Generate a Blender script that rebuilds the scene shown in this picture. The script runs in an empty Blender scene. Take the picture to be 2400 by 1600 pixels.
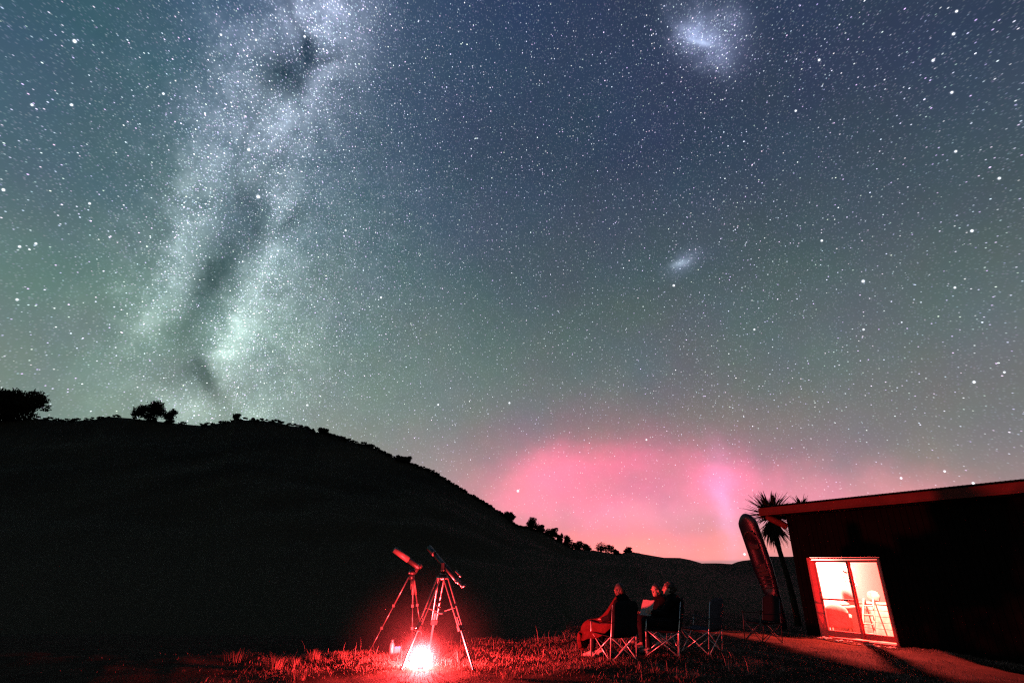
import bpy, bmesh, math, random
import numpy as np
from mathutils import Vector, Matrix, Euler, noise as mnoise

# ------------------------------------------------------------------ camera, sky, exposure
S = bpy.context.scene
COL = S.collection
FPX, PITCH, CAMH = 1268.0, math.atan2(520, 1268), 1.55
cd = bpy.data.cameras.new('camera'); cam = bpy.data.objects.new('camera', cd); COL.objects.link(cam)
cam.location = (0, 0, CAMH); cam.rotation_euler = (math.pi/2 + PITCH, 0, 0)
cd.sensor_width = 36; cd.lens = FPX/2400*36; cd.clip_start = 0.05; cd.clip_end = 30000
S.camera = cam
S.view_settings.view_transform = 'Standard'; S.view_settings.look = 'None'
S.view_settings.exposure = 0; S.view_settings.gamma = 1
S.cycles.max_bounces = 6; S.cycles.diffuse_bounces = 3; S.cycles.glossy_bounces = 2; S.cycles.transparent_max_bounces = 12
S.cycles.sample_clamp_indirect = .5; S.cycles.volume_bounces = 0
S.cycles.pixel_filter_type = 'BLACKMAN_HARRIS'; S.cycles.filter_width = 1.25
S.cycles.use_denoising = False
S.cycles.use_adaptive_sampling = True; S.cycles.adaptive_threshold = .02; S.cycles.adaptive_min_samples = 20

def ray(px, py):
    dx, dy = px-1200, 800-py
    return Vector((dx, FPX*math.cos(PITCH)-dy*math.sin(PITCH), FPX*math.sin(PITCH)+dy*math.cos(PITCH)))
def at(px, py, Y):
    r = ray(px, py); return r*(Y/r.y) + Vector((0, 0, CAMH))

def s2l(c):
    return tuple(((v/255)/12.92 if v/255 <= .04045 else ((v/255+.055)/1.055)**2.4) for v in c)

W = bpy.data.worlds.new('World'); S.world = W; W.use_nodes = True
W.cycles.sampling_method = 'NONE'
NT = W.node_tree; NT.nodes.clear()
class X:                                            # tiny expression wrapper round a node socket
    def __init__(s, sock): s.s = sock
    def _m(a, op, b=None, c=None):
        n = NT.nodes.new('ShaderNodeMath'); n.operation = op
        for i, v in enumerate((a, b, c)):
            if v is None: continue
            if isinstance(v, X): NT.links.new(v.s, n.inputs[i])
            else: n.inputs[i].default_value = v
        return X(n.outputs[0])
    def __add__(a, b): return X._m(a, 'ADD', b)
    __radd__ = __add__
    def __mul__(a, b): return X._m(a, 'MULTIPLY', b)
    __rmul__ = __mul__
    def __sub__(a, b): return X._m(a, 'SUBTRACT', b)
    def __rsub__(a, b): return X._m(b, 'SUBTRACT', a)
    def pow(a, b): return X._m(a, 'POWER', b)
    def clamp0(a): return X._m(a, 'MAXIMUM', 0.0)
    def min(a, b): return X._m(a, 'MINIMUM', b)
    def exp(a): return X._m(a, 'EXPONENT')
def vm(op, a, b=None, c=None, scale=None):
    n = NT.nodes.new('ShaderNodeVectorMath'); n.operation = op
    for i, v in enumerate((a, b, c)):
        if v is None: continue
        if isinstance(v, X): NT.links.new(v.s, n.inputs[i])
        else: n.inputs[i].default_value = v
    if scale is not None:
        if isinstance(scale, X): NT.links.new(scale.s, n.inputs['Scale'])
        else: n.inputs['Scale'].default_value = scale
    return X(n.outputs['Value'] if op in ('DOT_PRODUCT', 'LENGTH') else n.outputs['Vector'])
def wnoise(vec, scale, detail=4, rough=.55):
    n = NT.nodes.new('ShaderNodeTexNoise'); n.inputs['Scale'].default_value = scale
    n.inputs['Detail'].default_value = detail; n.inputs['Roughness'].default_value = rough
    NT.links.new(vec.s, n.inputs['Vector']); return n
def comb(sock):                                      # colour socket -> vector without a type conversion
    q = NT.nodes.new('ShaderNodeSeparateColor'); NT.links.new(sock, q.inputs[0]); r = NT.nodes.new('ShaderNodeCombineXYZ')
    for i in range(3): NT.links.new(q.outputs[i], r.inputs[i])
    return X(r.outputs[0]), X(q.outputs[0])
def blob(vec, px, py, a, b, rot=0):                  # elliptical glow round a sky direction
    c = ray(px, py).normalized(); t = math.radians(rot); e = 4.0
    e1 = (ray(px+e*math.cos(t), py+e*math.sin(t)).normalized()-c); k1 = e1.length/e
    e2 = (ray(px-e*math.sin(t), py+e*math.cos(t)).normalized()-c); k2 = e2.length/e
    e1 = (e1-c*e1.dot(c)).normalized(); e2 = c.cross(e1).normalized()
    u = vm('DOT_PRODUCT', vec, tuple(e1/(a*k1))); v = vm('DOT_PRODUCT', vec, tuple(e2/(b*k2)))
    return X._m(.367879, 'POWER', X._m(v, 'MULTIPLY_ADD', v, u*u))
def ramp(fac, stops):
    n = NT.nodes.new('ShaderNodeValToRGB'); n.color_ramp.interpolation = 'LINEAR'
    el = n.color_ramp.elements
    while len(el) < len(stops): el.new(.5)
    for e, (p, c) in zip(el, stops): e.position = p; e.color = (*s2l(c), 1)
    NT.links.new(fac.s, n.inputs[0]); return comb(n.outputs[0])[0]
def glows(vec, items):                               # sum of coloured glows
    acc = None
    for (px, py, a, b, r, c, k) in items:
        q = vm('SCALE', tuple(v*k for v in s2l(c)), scale=blob(vec, px, py, a, b, r)); acc = q if acc is None else vm('ADD', acc, q)
    return acc
def field(vec, items):
    acc = None
    for (px, py, a, b, r, k) in items:
        g = blob(vec, px, py, a, b, r); acc = g*k if acc is None else X._m(g, 'MULTIPLY_ADD', k, acc)
    return acc

tc = NT.nodes.new('ShaderNodeTexCoord'); D = vm('NORMALIZE', X(tc.outputs['Generated']))
# the brightest single stars
STARS = [(175, 97, 5.2, 5), (605, 461, 5.2, 5), (583, 351, 4.6, 4), (2023, 659, 4.4, 4), (1579, 669, 3.4, 4), (2283, 895, 4.0, 4), (2281, 1132, 3.6, 4),
    (1214, 1150, 3.8, 3), (383, 220, 3.8, 3.5), (518, 82, 3.6, 3), (210, 477, 3.6, 3), (75, 246, 4.2, 3.5), (168, 246, 4.2, 3.5), (8, 445, 4.4, 4), (46, 578, 4, 3.5), (84, 571, 4, 3), (40, 702, 4, 3.5), (600, 94, 3.4, 3), (714, 86, 3.6, 4),
    (1745, 1298, 3.6, 3), (893, 697, 3.0, 3), (1768, 772, 3, 3), (2024, 772, 3.2, 3), (1865, 260, 3.4, 3.2), (1920, 141, 3.8, 3.5), (2235, 80, 4.4, 3.5), (2231, 217, 4.2, 3.5), (2187, 142, 4.2, 3.5), (2242, 27, 4, 3.5), (2240, 355, 4, 3),
    (2278, 541, 4.4, 4), (2342, 418, 4.2, 3.5), (2238, 674, 3.6, 3), (1926, 564, 3.6, 3.2), (1194, 944, 3, 3), (810, 540, 3, 3), (2354, 872, 3.4, 3), (2214, 1104, 3.4, 3), (2112, 1120, 3.4, 3), (720, 949, 3, 2.5), (1027, 948, 2.8, 2.5), (1515, 1030, 2.8, 2.5)]
acc = None
for (px, py, z, k) in STARS:
    g = vm('DOT_PRODUCT', D, tuple(ray(px, py).normalized())).pow(8.0*ray(px, py).length**2/z**2+.3)
    acc = g*(k*.9) if acc is None else X._m(g, 'MULTIPLY_ADD', k*.9, acc)
big = vm('SCALE', (.86, .90, 1.0), scale=acc)
# cores of the two satellite galaxies and the aurora pillar
crisp = glows(D, [(1644, 100, 26, 6, 14, (195, 215, 245), .42), (1632, 74, 8, 22, 25, (170, 190, 235), .18), (1594, 617, 20, 7, -15, (190, 210, 225), .36)])
sepd = NT.nodes.new('ShaderNodeSeparateXYZ'); NT.links.new(D.s, sepd.inputs[0]); RZ = X(sepd.outputs[2])
bz = (RZ-.0022)*(1/.0026)
bank = X._m(.367879, 'POWER', bz*bz)*.7              # thin bank of far cloud on the horizon
ext = ((RZ-.01)*4.0).clamp0().min(1.0)*.8+.2
crisp = vm('ADD', crisp, big)
n1 = wnoise(D, 3.2, 3, .6); n2 = wnoise(D, 13, 5, .65); fine = wnoise(D, 26, 5, .72); dens = wnoise(D, 2.2, 3, .6)
wa = vm('SUBTRACT', comb(n1.outputs['Color'])[0], (.5, .5, .5)); wb = vm('SUBTRACT', comb(n2.outputs['Color'])[0], (.5, .5, .5))
DS = vm('ADD', D, vm('SCALE', wa, scale=.03))
DW = vm('ADD', vm('ADD', D, vm('SCALE', wa, scale=.022)), vm('SCALE', wb, scale=.055))
# Milky Way: bright clouds and dark lanes
MW = field(DW, [
    (800, -30, 170, 85, 100, .95), (735, 110, 190, 120, 100, .42), (770, 130, 120, 40, 100, .35), (690, 262, 75, 50, 110, .62), (600, 190, 160, 90, 110, .32),
    (590, 380, 220, 125, 105, .50), (660, 520, 180, 50, 97, .42), (440, 540, 220, 60, 102, .52), (595, 660, 170, 48, 106, .62),
    (545, 800, 66, 30, 118, 1.30), (520, 835, 110, 52, 115, .70), (640, 790, 210, 130, 90, .40), (395, 700, 110, 62, 100, .42), (520, 960, 150, 60, 20, .40), (400, 930, 90, 40, 0, .25),
    (620, 480, 560, 260, 102, .34), (420, 780, 260, 200, 90, .16), (860, 700, 330, 240, 90, .12)])
DK = field(DW, [
    (668, 165, 58.24, 41.496, 125, 0.94), (700, 200, 44.8, 26.208, 120, 0.49), (724, 118, 33.6, 16.38, 100, 0.82), (762, 142, 49.28, 17.472, 165, 0.62), (620, 150, 38.08, 24.024, 90, 0.33), (592, 500, 69.44, 37.128, 85, 0.62), (545, 600, 128.8, 45.864, 104, 0.59), (485, 690, 123.2, 45.864, 112, 0.50), (430, 760, 67.2, 26.208, 120, 0.33),
    (672, 528, 49.28, 24.024, 150, 0.57), (700, 490, 38.08, 15.288, 120, 0.33), (490, 890, 112, 34.944, 62, 0.66), (440, 868, 89.6, 41.496, 10, 0.45), (395, 900, 67.2, 26.208, 20, 0.28), (640, 380, 78.4, 17.472, 130, 0.28), (560, 420, 67.2, 15.288, 100, 0.25), (700, 40, 67.2, 13.104, 70, 0.28), (590, 300, 89.6, 15.288, 115, 0.28), (520, 470, 67.2, 15.288, 80, 0.25)])
DKm = (1.0-(DK*(X(n2.outputs['Fac'])*1.5+X(fine.outputs['Fac'])*1.1-.35))).clamp0().min(1.0)
MWt = MW*((X(fine.outputs['Fac'])-.28).clamp0()*1.5+.30)*((X(n2.outputs['Fac'])-.22).clamp0()*1.3+.45)*DKm
FN = (X(fine.outputs['Fac'])-.22).clamp0()*3.2
LMC = field(DW, [(1655, 85, 78, 60, 40, .60), (1640, 96, 44, 22, 20, .6), (1720, 45, 40, 45, 30, .25), (1675, 150, 30, 26, 0, .3), (1597, 614, 38, 22, -20, .42)])
cloud = vm('SCALE', s2l((150, 160, 196)), scale=LMC*(FN*.62+.22))
rays = wnoise(vm('MULTIPLY', D, (1, 1, 1.25)), 9.0, 4, .6)
DA = vm('ADD', DS, vm('SCALE', wb, scale=.05))
soft = glows(DA, [
    (1420, 1165, 285, 98, 0, (255, 66, 128), .58), (1220, 1175, 130, 66, -18, (255, 92, 128), .34), (1425, 1078, 150, 36, 3, (255, 60, 125), .34), (1260, 1105, 110, 38, -14, (255, 65, 130), .22), (1698, 1125, 85, 66, 0, (255, 84, 150), .44), (1500, 1215, 240, 40, 0, (250, 150, 165), .24),
    (1830, 1165, 230, 70, 0, (255, 95, 135), .36), (1460, 1288, 400, 48, 0, (255, 88, 70), .72), (2110, 1185, 280, 75, 0, (250, 110, 130), .36), (1704, 1195, 28, 110, 0, (215, 180, 255), .24), (1450, 1060, 400, 120, 0, (255, 70, 145), .13), (1460, 1303, 430, 34, 0, (255, 110, 60), .30), (1000, 1120, 260, 90, 0, (230, 140, 150), .07)])
soft = vm('ADD', vm('SCALE', soft, scale=X(rays.outputs['Fac'])*.9+.54), cloud)
sep = NT.nodes.new('ShaderNodeSeparateXYZ'); NT.links.new(DS.s, sep.inputs[0]); DX, DZ = X(sep.outputs[0]), X(sep.outputs[2])
right = ramp(DZ, [(0, (158, 140, 144)), (.07, (142, 136, 138)), (.2, (118, 122, 122)), (.32, (98, 111, 112)), (.48, (72, 88, 97)), (.64, (51, 65, 87)), (.82, (46, 60, 88))])
left = ramp(DZ, [(0, (146, 152, 146)), (.2, (126, 143, 135)), (.36, (98, 126, 120)), (.5, (74, 103, 113)), (.66, (57, 90, 108)), (.82, (50, 79, 112))])
mr = NT.nodes.new('ShaderNodeMapRange'); mr.interpolation_type = 'SMOOTHSTEP'
NT.links.new(DX.s, mr.inputs[0]); mr.inputs[1].default_value = -.55; mr.inputs[2].default_value = .25
sky = vm('ADD', left, vm('SCALE', vm('SUBTRACT', right, left), scale=X(mr.outputs[0])))
mott = comb(wnoise(DS, 6, 4, .6).outputs['Color'])[0]    # mottled airglow
sky = vm('MULTIPLY', sky, vm('ADD', vm('SCALE', vm('SUBTRACT', mott, (.5, .5, .5)), scale=.45), (1, 1, 1)))
mwtint = ramp(DZ, [(.2, (186, 208, 194)), (.45, (176, 194, 194)), (.62, (176, 186, 202)), (.85, (178, 186, 214))])
sky = vm('ADD', sky, vm('SCALE', mwtint, scale=MWt*.78))
sky = vm('SCALE', sky, scale=(DKm*.38+.62))
sky = vm('ADD', sky, soft)
sky = vm('ADD', sky, vm('SCALE', vm('SUBTRACT', s2l((176, 138, 140)), sky), scale=bank))
sky = vm('ADD', sky, crisp)
# stars: points in a lattice squeezed along one sky axis, so they draw out away from it
ax = ray(1200, 800).normalized()
WX = vm('DOT_PRODUCT', D, tuple(ax)); PR = vm('SUBTRACT', D, vm('SCALE', tuple(ax), scale=WX))
DP = vm('ADD', vm('SCALE', PR, scale=WX*.38+.62), vm('SCALE', tuple(ax), scale=WX*.16))
sdens = (X(dens.outputs['Fac'])*1.3+.3)*ext; smw = (MW*DKm+LMC*.8).min(1.3)
for (scale, r, gain, p, mw, base) in [(400, .42, .80, 1.0, 1.6, .2), (225, .20, 2.5, 1.8, 1.5, .75), (116, .104, 4.2, 3.2, .5, .85), (56, .050, 7.0, 3.6, .1, .9)]:
    v = NT.nodes.new('ShaderNodeTexVoronoi'); v.inputs['Scale'].default_value = scale
    NT.links.new(DP.s, v.inputs['Vector'])
    core = (1.0-X(v.outputs['Distance'])*(1/r)).clamp0()
    cv, c0 = comb(v.outputs['Color'])
    amt = core*(c0.pow(p)*gain)*sdens*(smw*mw+base)
    sky = vm('ADD', sky, vm('SCALE', vm('ADD', vm('SCALE', cv, scale=.50), (.50, .64, .86)), scale=amt))
bg = NT.nodes.new('ShaderNodeBackground'); NT.links.new(sky.s, bg.inputs[0]); bg.inputs[1].default_value = 1.0
wo = NT.nodes.new('ShaderNodeOutputWorld'); NT.links.new(bg.outputs[0], wo.inputs[0])

# ------------------------------------------------------------------ helpers
random.seed(7); RNG = np.random.default_rng(7)
def mat(name, col, rough=.7, metal=0, var=.25, scale=8, bump=0, bscale=40, trans=0, col2=None, spec=.4):
    m = bpy.data.materials.new(name); m.use_nodes = True; t = m.node_tree; b = t.nodes['Principled BSDF']
    b.inputs['Roughness'].default_value = rough; b.inputs['Metallic'].default_value = metal
    b.inputs['Specular IOR Level'].default_value = spec
    co = t.nodes.new('ShaderNodeTexCoord'); n = t.nodes.new('ShaderNodeTexNoise'); n.inputs['Scale'].default_value = scale; n.inputs['Detail'].default_value = 6
    t.links.new(co.outputs['Object'], n.inputs['Vector'])
    r = t.nodes.new('ShaderNodeValToRGB'); r.color_ramp.elements[0].position = .3; r.color_ramp.elements[1].position = .7
    c2 = col2 if col2 else tuple(min(1, c*(1+var)) for c in col)
    c1 = tuple(c*(1-var) for c in col)
    r.color_ramp.elements[0].color = (*c1, 1); r.color_ramp.elements[1].color = (*c2, 1)
    t.links.new(n.outputs['Fac'], r.inputs[0]); t.links.new(r.outputs[0], b.inputs['Base Color'])
    if bump:
        n3 = t.nodes.new('ShaderNodeTexNoise'); n3.inputs['Scale'].default_value = bscale; n3.inputs['Detail'].default_value = 5
        t.links.new(co.outputs['Object'], n3.inputs['Vector'])
        bp = t.nodes.new('ShaderNodeBump'); bp.inputs['Strength'].default_value = bump; bp.inputs['Distance'].default_value = .02
        t.links.new(n3.outputs['Fac'], bp.inputs['Height']); t.links.new(bp.outputs[0], b.inputs['Normal'])
    if trans:
        tr = t.nodes.new('ShaderNodeBsdfTranslucent'); t.links.new(r.outputs[0], tr.inputs[0])
        mx = t.nodes.new('ShaderNodeMixShader'); mx.inputs[0].default_value = trans
        t.links.new(b.outputs[0], mx.inputs[1]); t.links.new(tr.outputs[0], mx.inputs[2])
        t.links.new(mx.outputs[0], t.nodes['Material Output'].inputs[0])
    return m
def emis(name, col, k, shell=False):
    m = bpy.data.materials.new(name); m.use_nodes = True; t = m.node_tree; t.nodes.remove(t.nodes['Principled BSDF'])
    e = t.nodes.new('ShaderNodeEmission'); e.inputs[0].default_value = (*col, 1); e.inputs[1].default_value = k
    if shell:                                         # glowing shell that lets the lamp inside shine through
        tr = t.nodes.new('ShaderNodeBsdfTransparent'); ad = t.nodes.new('ShaderNodeAddShader'); t.links.new(e.outputs[0], ad.inputs[0]); t.links.new(tr.outputs[0], ad.inputs[1]); t.links.new(ad.outputs[0], t.nodes['Material Output'].inputs[0]); m.cycles.emission_sampling = 'NONE'
    else: t.links.new(e.outputs[0], t.nodes['Material Output'].inputs[0])
    return m

class MB:
    def __init__(s): s.v = []; s.f = []
    def add(s, vs, fs):
        o = len(s.v); s.v += [tuple(p) for p in vs]; s.f += [tuple(i+o for i in f) for f in fs]; return s
    def box(s, c, d, R=None, taper=1):
        x, y, z = d[0]/2, d[1]/2, d[2]/2
        vs = [Vector((sx*x*(taper if sz > 0 else 1), sy*y*(taper if sz > 0 else 1), sz*z)) for sz in (-1, 1) for sy in (-1, 1) for sx in (-1, 1)]
        if R is not None: vs = [R @ p for p in vs]
        c = Vector(c)
        return s.add([p+c for p in vs], [(0, 2, 3, 1), (4, 5, 7, 6), (0, 1, 5, 4), (2, 6, 7, 3), (0, 4, 6, 2), (1, 3, 7, 5)])
    def bar(s, a, b, w, h):                          # rectangular bar between points
        a, b = Vector(a), Vector(b); d = b-a
        q = d.to_track_quat('X', 'Z').to_matrix()
        return s.box((a+b)/2, (d.length, w, h), q)
    def tube(s, pts, rad, n=10, cap=True):
        pts = [Vector(p) for p in pts]; rad = rad if isinstance(rad, (list, tuple)) else [rad]*len(pts)
        o = len(s.v); up = None
        for i, p in enumerate(pts):
            t = (pts[min(i+1, len(pts)-1)]-pts[max(i-1, 0)]).normalized()
            if up is None: up = t.orthogonal().normalized()
            up = (up-t*up.dot(t)).normalized(); w = t.cross(up)
            for k in range(n):
                a = 2*math.pi*k/n; s.v.append(tuple(p+(up*math.cos(a)+w*math.sin(a))*rad[i]))
        for i in range(len(pts)-1):
            for k in range(n):
                k2 = (k+1) % n; s.f.append((o+i*n+k, o+i*n+k2, o+(i+1)*n+k2, o+(i+1)*n+k))
        if cap:
            s.f.append(tuple(o+k for k in reversed(range(n)))); s.f.append(tuple(o+(len(pts)-1)*n+k for k in range(n)))
        return s
    def ell(s, c, r, n=14, m=9, R=None):
        c = Vector(c); vs = [Vector((0, 0, -r[2]))]; fs = []
        for i in range(1, m):
            ph = -math.pi/2+math.pi*i/m
            for k in range(n):
                a = 2*math.pi*k/n; vs.append(Vector((r[0]*math.cos(ph)*math.cos(a), r[1]*math.cos(ph)*math.sin(a), r[2]*math.sin(ph))))
        vs.append(Vector((0, 0, r[2])))
        for k in range(n): fs.append((0, 1+(k+1) % n, 1+k))
        for i in range(m-2):
            for k in range(n):
                k2 = (k+1) % n; fs.append((1+i*n+k, 1+i*n+k2, 1+(i+1)*n+k2, 1+(i+1)*n+k))
        L = len(vs)-1
        for k in range(n): fs.append((L, 1+(m-2)*n+k, 1+(m-2)*n+(k+1) % n))
        if R is not None: vs = [R @ p for p in vs]
        return s.add([p+c for p in vs], fs)
    def cap(s, a, b, ra, rb):                        # tapered capsule
        s.tube([a, b], [ra, rb], 12); s.ell(a, (ra,)*3, 12, 8); s.ell(b, (rb,)*3, 12, 8); return s
    def grid(s, P):                                  # P[i][j] points
        o = len(s.v); nj = len(P[0])
        for row in P: s.v += [tuple(p) for p in row]
        for i in range(len(P)-1):
            for j in range(nj-1):
                a = o+i*nj+j; s.f.append((a, a+1, a+nj+1, a+nj))
        return s
    def mesh(s, name, m, smooth=False):
        me = bpy.data.meshes.new(name); me.from_pydata(s.v, [], s.f); me.update()
        if m: me.materials.append(m)
        if smooth: me.shade_smooth()
        return me
    def build(s, name, m, parent=None, smooth=False):
        return link(name, s.mesh(name, m, smooth), parent)
def link(name, me, parent=None):
    o = bpy.data.objects.new(name, me); COL.objects.link(o)
    if parent: o.parent = parent
    return o
def tag(o, label=None, cat=None, group=None, kind=None):
    for k, v in (('label', label), ('category', cat), ('group', group), ('kind', kind)):
        if v: o[k] = v
    return o
def thing(name, label, cat, loc=(0, 0, 0), rotz=0, group=None):
    o = bpy.data.objects.new(name, None); COL.objects.link(o); o.empty_display_size = .1
    o.location = loc; o.rotation_euler = (0, 0, rotz); return tag(o, label, cat, group)
def bevel(o, w=.006, seg=2):
    b = o.modifiers.new('bevel', 'BEVEL'); b.width = w; b.segments = seg; b.limit_method = 'ANGLE'; return o
def fuse(mb, name, m, parent, vox=.009, it=6):       # union of shapes into one smooth skin
    tmp = link('tmp', mb.mesh('tmp', None))
    r = tmp.modifiers.new('r', 'REMESH'); r.mode = 'VOXEL'; r.voxel_size = vox
    sm = tmp.modifiers.new('s', 'SMOOTH'); sm.iterations = it; sm.factor = .5
    dg = bpy.context.evaluated_depsgraph_get(); me = bpy.data.meshes.new_from_object(tmp.evaluated_get(dg))
    bpy.data.objects.remove(tmp); me.materials.clear(); me.materials.append(m); me.shade_smooth(); me.name = name
    return link(name, me, parent)
def sst(a, b, x):
    t = np.clip((np.asarray(x, float)-a)/(b-a), 0, 1); return t*t*(3-2*t)

# shed frame: O under the far bottom corner of the door, u along the wall towards the camera, inward normal
SHA = math.radians(27); SO = Vector((8.68, 17.14, -.35))
SU = Vector((math.sin(SHA), -math.cos(SHA), 0)); SN = Vector((-math.cos(SHA), -math.sin(SHA), 0))
SROT = math.atan2(SU.y, SU.x)
def shw(x, y, z): return SO + SU*x - SN*y + Vector((0, 0, z))

def gz(x, y, detail=True):
    x = np.asarray(x, float); y = np.asarray(y, float)
    z = -.35*sst(2.5, 8.5, x) - .2*sst(8.7, 11.2, x)
    yc = 11.25 + 2.3*sst(-3.4, -.2, x) + 14*sst(.9, 3.0, x)
    z = z - .55*sst(0, 3.0, y-yc) - 12*sst(22, 170, y) - 1.6*sst(14, 40, y)*(1-sst(2, 6, x))
    u = (x-SO.x)*SU.x+(y-SO.y)*SU.y; q = (x-SO.x)*SN.x+(y-SO.y)*SN.y
    z = z + .10*np.exp(-((q-.55)/.40)**2)*sst(2.0, 2.9, u)*(1-sst(9, 11, u))
    if detail:
        near = 1-sst(25, 60, y)
        z = z + near*(.035*np.sin(1.3*x+.6*y+.5)*np.sin(.9*y-.4*x) + .018*np.sin(3.7*x+1.1)*np.sin(3.1*y+.7*x) + .010*np.sin(8.3*x-2.*y)*np.sin(7.1*y+3*x))
    return z
def gp(x, y): return Vector((x, y, float(gz(x, y))))

# ------------------------------------------------------------------ materials
M = dict(
    soil=mat('soil', (.0185, .0112, .0070), .95, 0, .5, 1.6, .8, 30, spec=.03),
    grass=mat('grass', (.115, .072, .060), .8, 0, .5, 2, trans=.10, spec=.03),
    straw=mat('straw', (.24, .165, .15), .75, 0, .3, 3, trans=.2, spec=.03),
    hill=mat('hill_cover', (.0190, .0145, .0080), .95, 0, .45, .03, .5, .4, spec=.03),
    farhill=mat('far_hill_cover', (.011, .011, .006), .95, 0, .25, .01, spec=.03),
    leaf=mat('leaf', (.008, .009, .005), .8, 0, .3, 1, trans=.1, spec=.03),
    bark=mat('bark', (.03, .02, .014), .9, 0, .4, 9, .6, 30, spec=.03),
    cab=mat('cabbage_leaf', (.014, .016, .007), .5, 0, .3, 4, trans=.1, spec=.03),
    dead=mat('dead_leaf', (.035, .022, .013), .8, 0, .3, 4, trans=.1, spec=.03),
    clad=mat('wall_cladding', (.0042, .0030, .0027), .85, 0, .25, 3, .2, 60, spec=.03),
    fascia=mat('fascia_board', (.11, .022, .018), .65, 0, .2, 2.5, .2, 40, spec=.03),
    roof=mat('roof_sheet', (.02, .022, .026), .5, .4, .2, 4),
    alu=mat('aluminium', (.13, .12, .12), .35, .75, .12, 30),
    dalu=mat('grey_leg', (.06, .058, .06), .45, .5, .15, 30),
    doorframe=mat('door_frame', (.70, .11, .10), .5, .2, .12, 10),  # base colour reddened to stand in for the room light's red glare
    black=mat('black_plastic', (.008, .008, .009), .4, 0, .2, 30),
    tubeblack=mat('tube_black', (.006, .006, .007), .35, 0, .2, 30),
    shield=mat('dew_shield', (.07, .05, .048), .5, 0, .12, 20),
    tubegrey=mat('tube_grey', (.016, .012, .012), .4, 0, .15, 20),
    steel=mat('chair_steel', (.48, .45, .44), .3, .6, .1, 40),
    canvas=mat('chair_canvas', (.010, .010, .012), .85, 0, .2, 20, .2, 150, spec=.03),
    canvasgrey=mat('grey_canvas', (.05, .045, .055), .85, 0, .2, 20, .2, 150, spec=.03),
    jacket=mat('dark_jacket', (.0035, .0035, .004), .8, 0, .3, 12, .4, 25, spec=.03),
    trousers=mat('dark_trousers', (.008, .0075, .009), .85, 0, .3, 12, .4, 30, spec=.03),
    skin=mat('skin', (.26, .17, .13), .5, 0, .06, 12),
    locks=mat('hair_locks', (.05, .028, .018), .5, 0, .5, 60),
    hair=mat('hair', (.014, .008, .005), .5, 0, .5, 60, .6, 90),
    shoe=mat('pale_shoe', (.18, .15, .14), .6, 0, .1, 20),
    dshoe=mat('dark_shoe', (.03, .03, .03), .6, 0, .2, 20),
    blanket=mat('blanket', (.038, .008, .008), .9, 0, .3, 14, .3, 60, spec=.03),
    paper=mat('paper', (.26, .22, .21), .7, 0, .04, 10, trans=.2),
    kayak=mat('kayak_plastic', (.009, .003, .010), .35, 0, .25, 3),
    kayakin=mat('kayak_deck_fittings', (.035, .008, .008), .6, 0, .3, 12),
    innerwall=mat('interior_paint', (.84, .80, .76), .8, 0, .06, 2),
    innerfloor=mat('interior_floor', (.30, .22, .16), .6, 0, .25, 6),
    wood=mat('furniture_wood', (.72, .58, .46), .55, 0, .3, 7),
    uphol=mat('red_upholstery', (.58, .34, .28), .9, 0, .2, 20),
    cloth=mat('pale_cloth', (.6, .55, .5), .9, 0, .1, 20),
    bottle=mat('bottle_steel', (.35, .33, .33), .3, .5, .1, 30),
    stone=mat('stone', (.2, .18, .16), .9, 0, .4, 9, .5, 40),
)
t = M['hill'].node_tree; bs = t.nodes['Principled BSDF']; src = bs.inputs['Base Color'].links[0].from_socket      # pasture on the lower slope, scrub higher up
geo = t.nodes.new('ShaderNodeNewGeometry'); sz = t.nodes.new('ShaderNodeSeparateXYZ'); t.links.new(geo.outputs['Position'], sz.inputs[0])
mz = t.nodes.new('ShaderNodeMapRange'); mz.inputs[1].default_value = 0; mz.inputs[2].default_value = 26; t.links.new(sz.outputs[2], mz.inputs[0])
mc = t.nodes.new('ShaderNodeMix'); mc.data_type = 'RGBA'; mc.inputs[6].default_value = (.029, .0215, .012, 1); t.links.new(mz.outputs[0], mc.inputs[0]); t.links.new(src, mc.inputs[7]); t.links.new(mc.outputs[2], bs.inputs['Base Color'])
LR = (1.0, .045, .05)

# ------------------------------------------------------------------ ground, hills
def spaced(lo, a, b, hi, step, n):
    g = np.geomspace
    return np.concatenate([a-(g(1, a-lo+1, n)-1)[:0:-1], np.arange(a, b, step), b+(g(1, hi-b+1, n)-1)])
gx = spaced(-9000, -9, 13, 9000, .11, 40); gy = spaced(-4000, 6.5, 21, 14000, .11, 46)
XX, YY = np.meshgrid(gx, gy, indexing='ij'); ZZ = gz(XX, YY)
def grid_mesh(name, XX, YY, ZZ, m, smooth=True):
    ni, nj = XX.shape; v = np.stack([XX, YY, ZZ], -1).reshape(-1, 3)
    idx = np.arange(ni*nj).reshape(ni, nj); f = np.stack([idx[:-1, :-1], idx[1:, :-1], idx[1:, 1:], idx[:-1, 1:]], -1).reshape(-1, 4)
    me = bpy.data.meshes.new(name); me.vertices.add(len(v)); me.vertices.foreach_set('co', v.ravel().astype(np.float32))
    me.loops.add(f.size); me.loops.foreach_set('vertex_index', f.ravel().astype(np.int32))
    me.polygons.add(len(f)); me.polygons.foreach_set('loop_start', np.arange(0, f.size, 4, dtype=np.int32)); me.polygons.foreach_set('loop_total', np.full(len(f), 4, np.int32))
    me.materials.append(m); me.update(calc_edges=True); me.validate()
    if smooth: me.shade_smooth()
    return link(name, me)
tag(grid_mesh('ground', XX, YY, ZZ, M['soil']), kind='structure')

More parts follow.
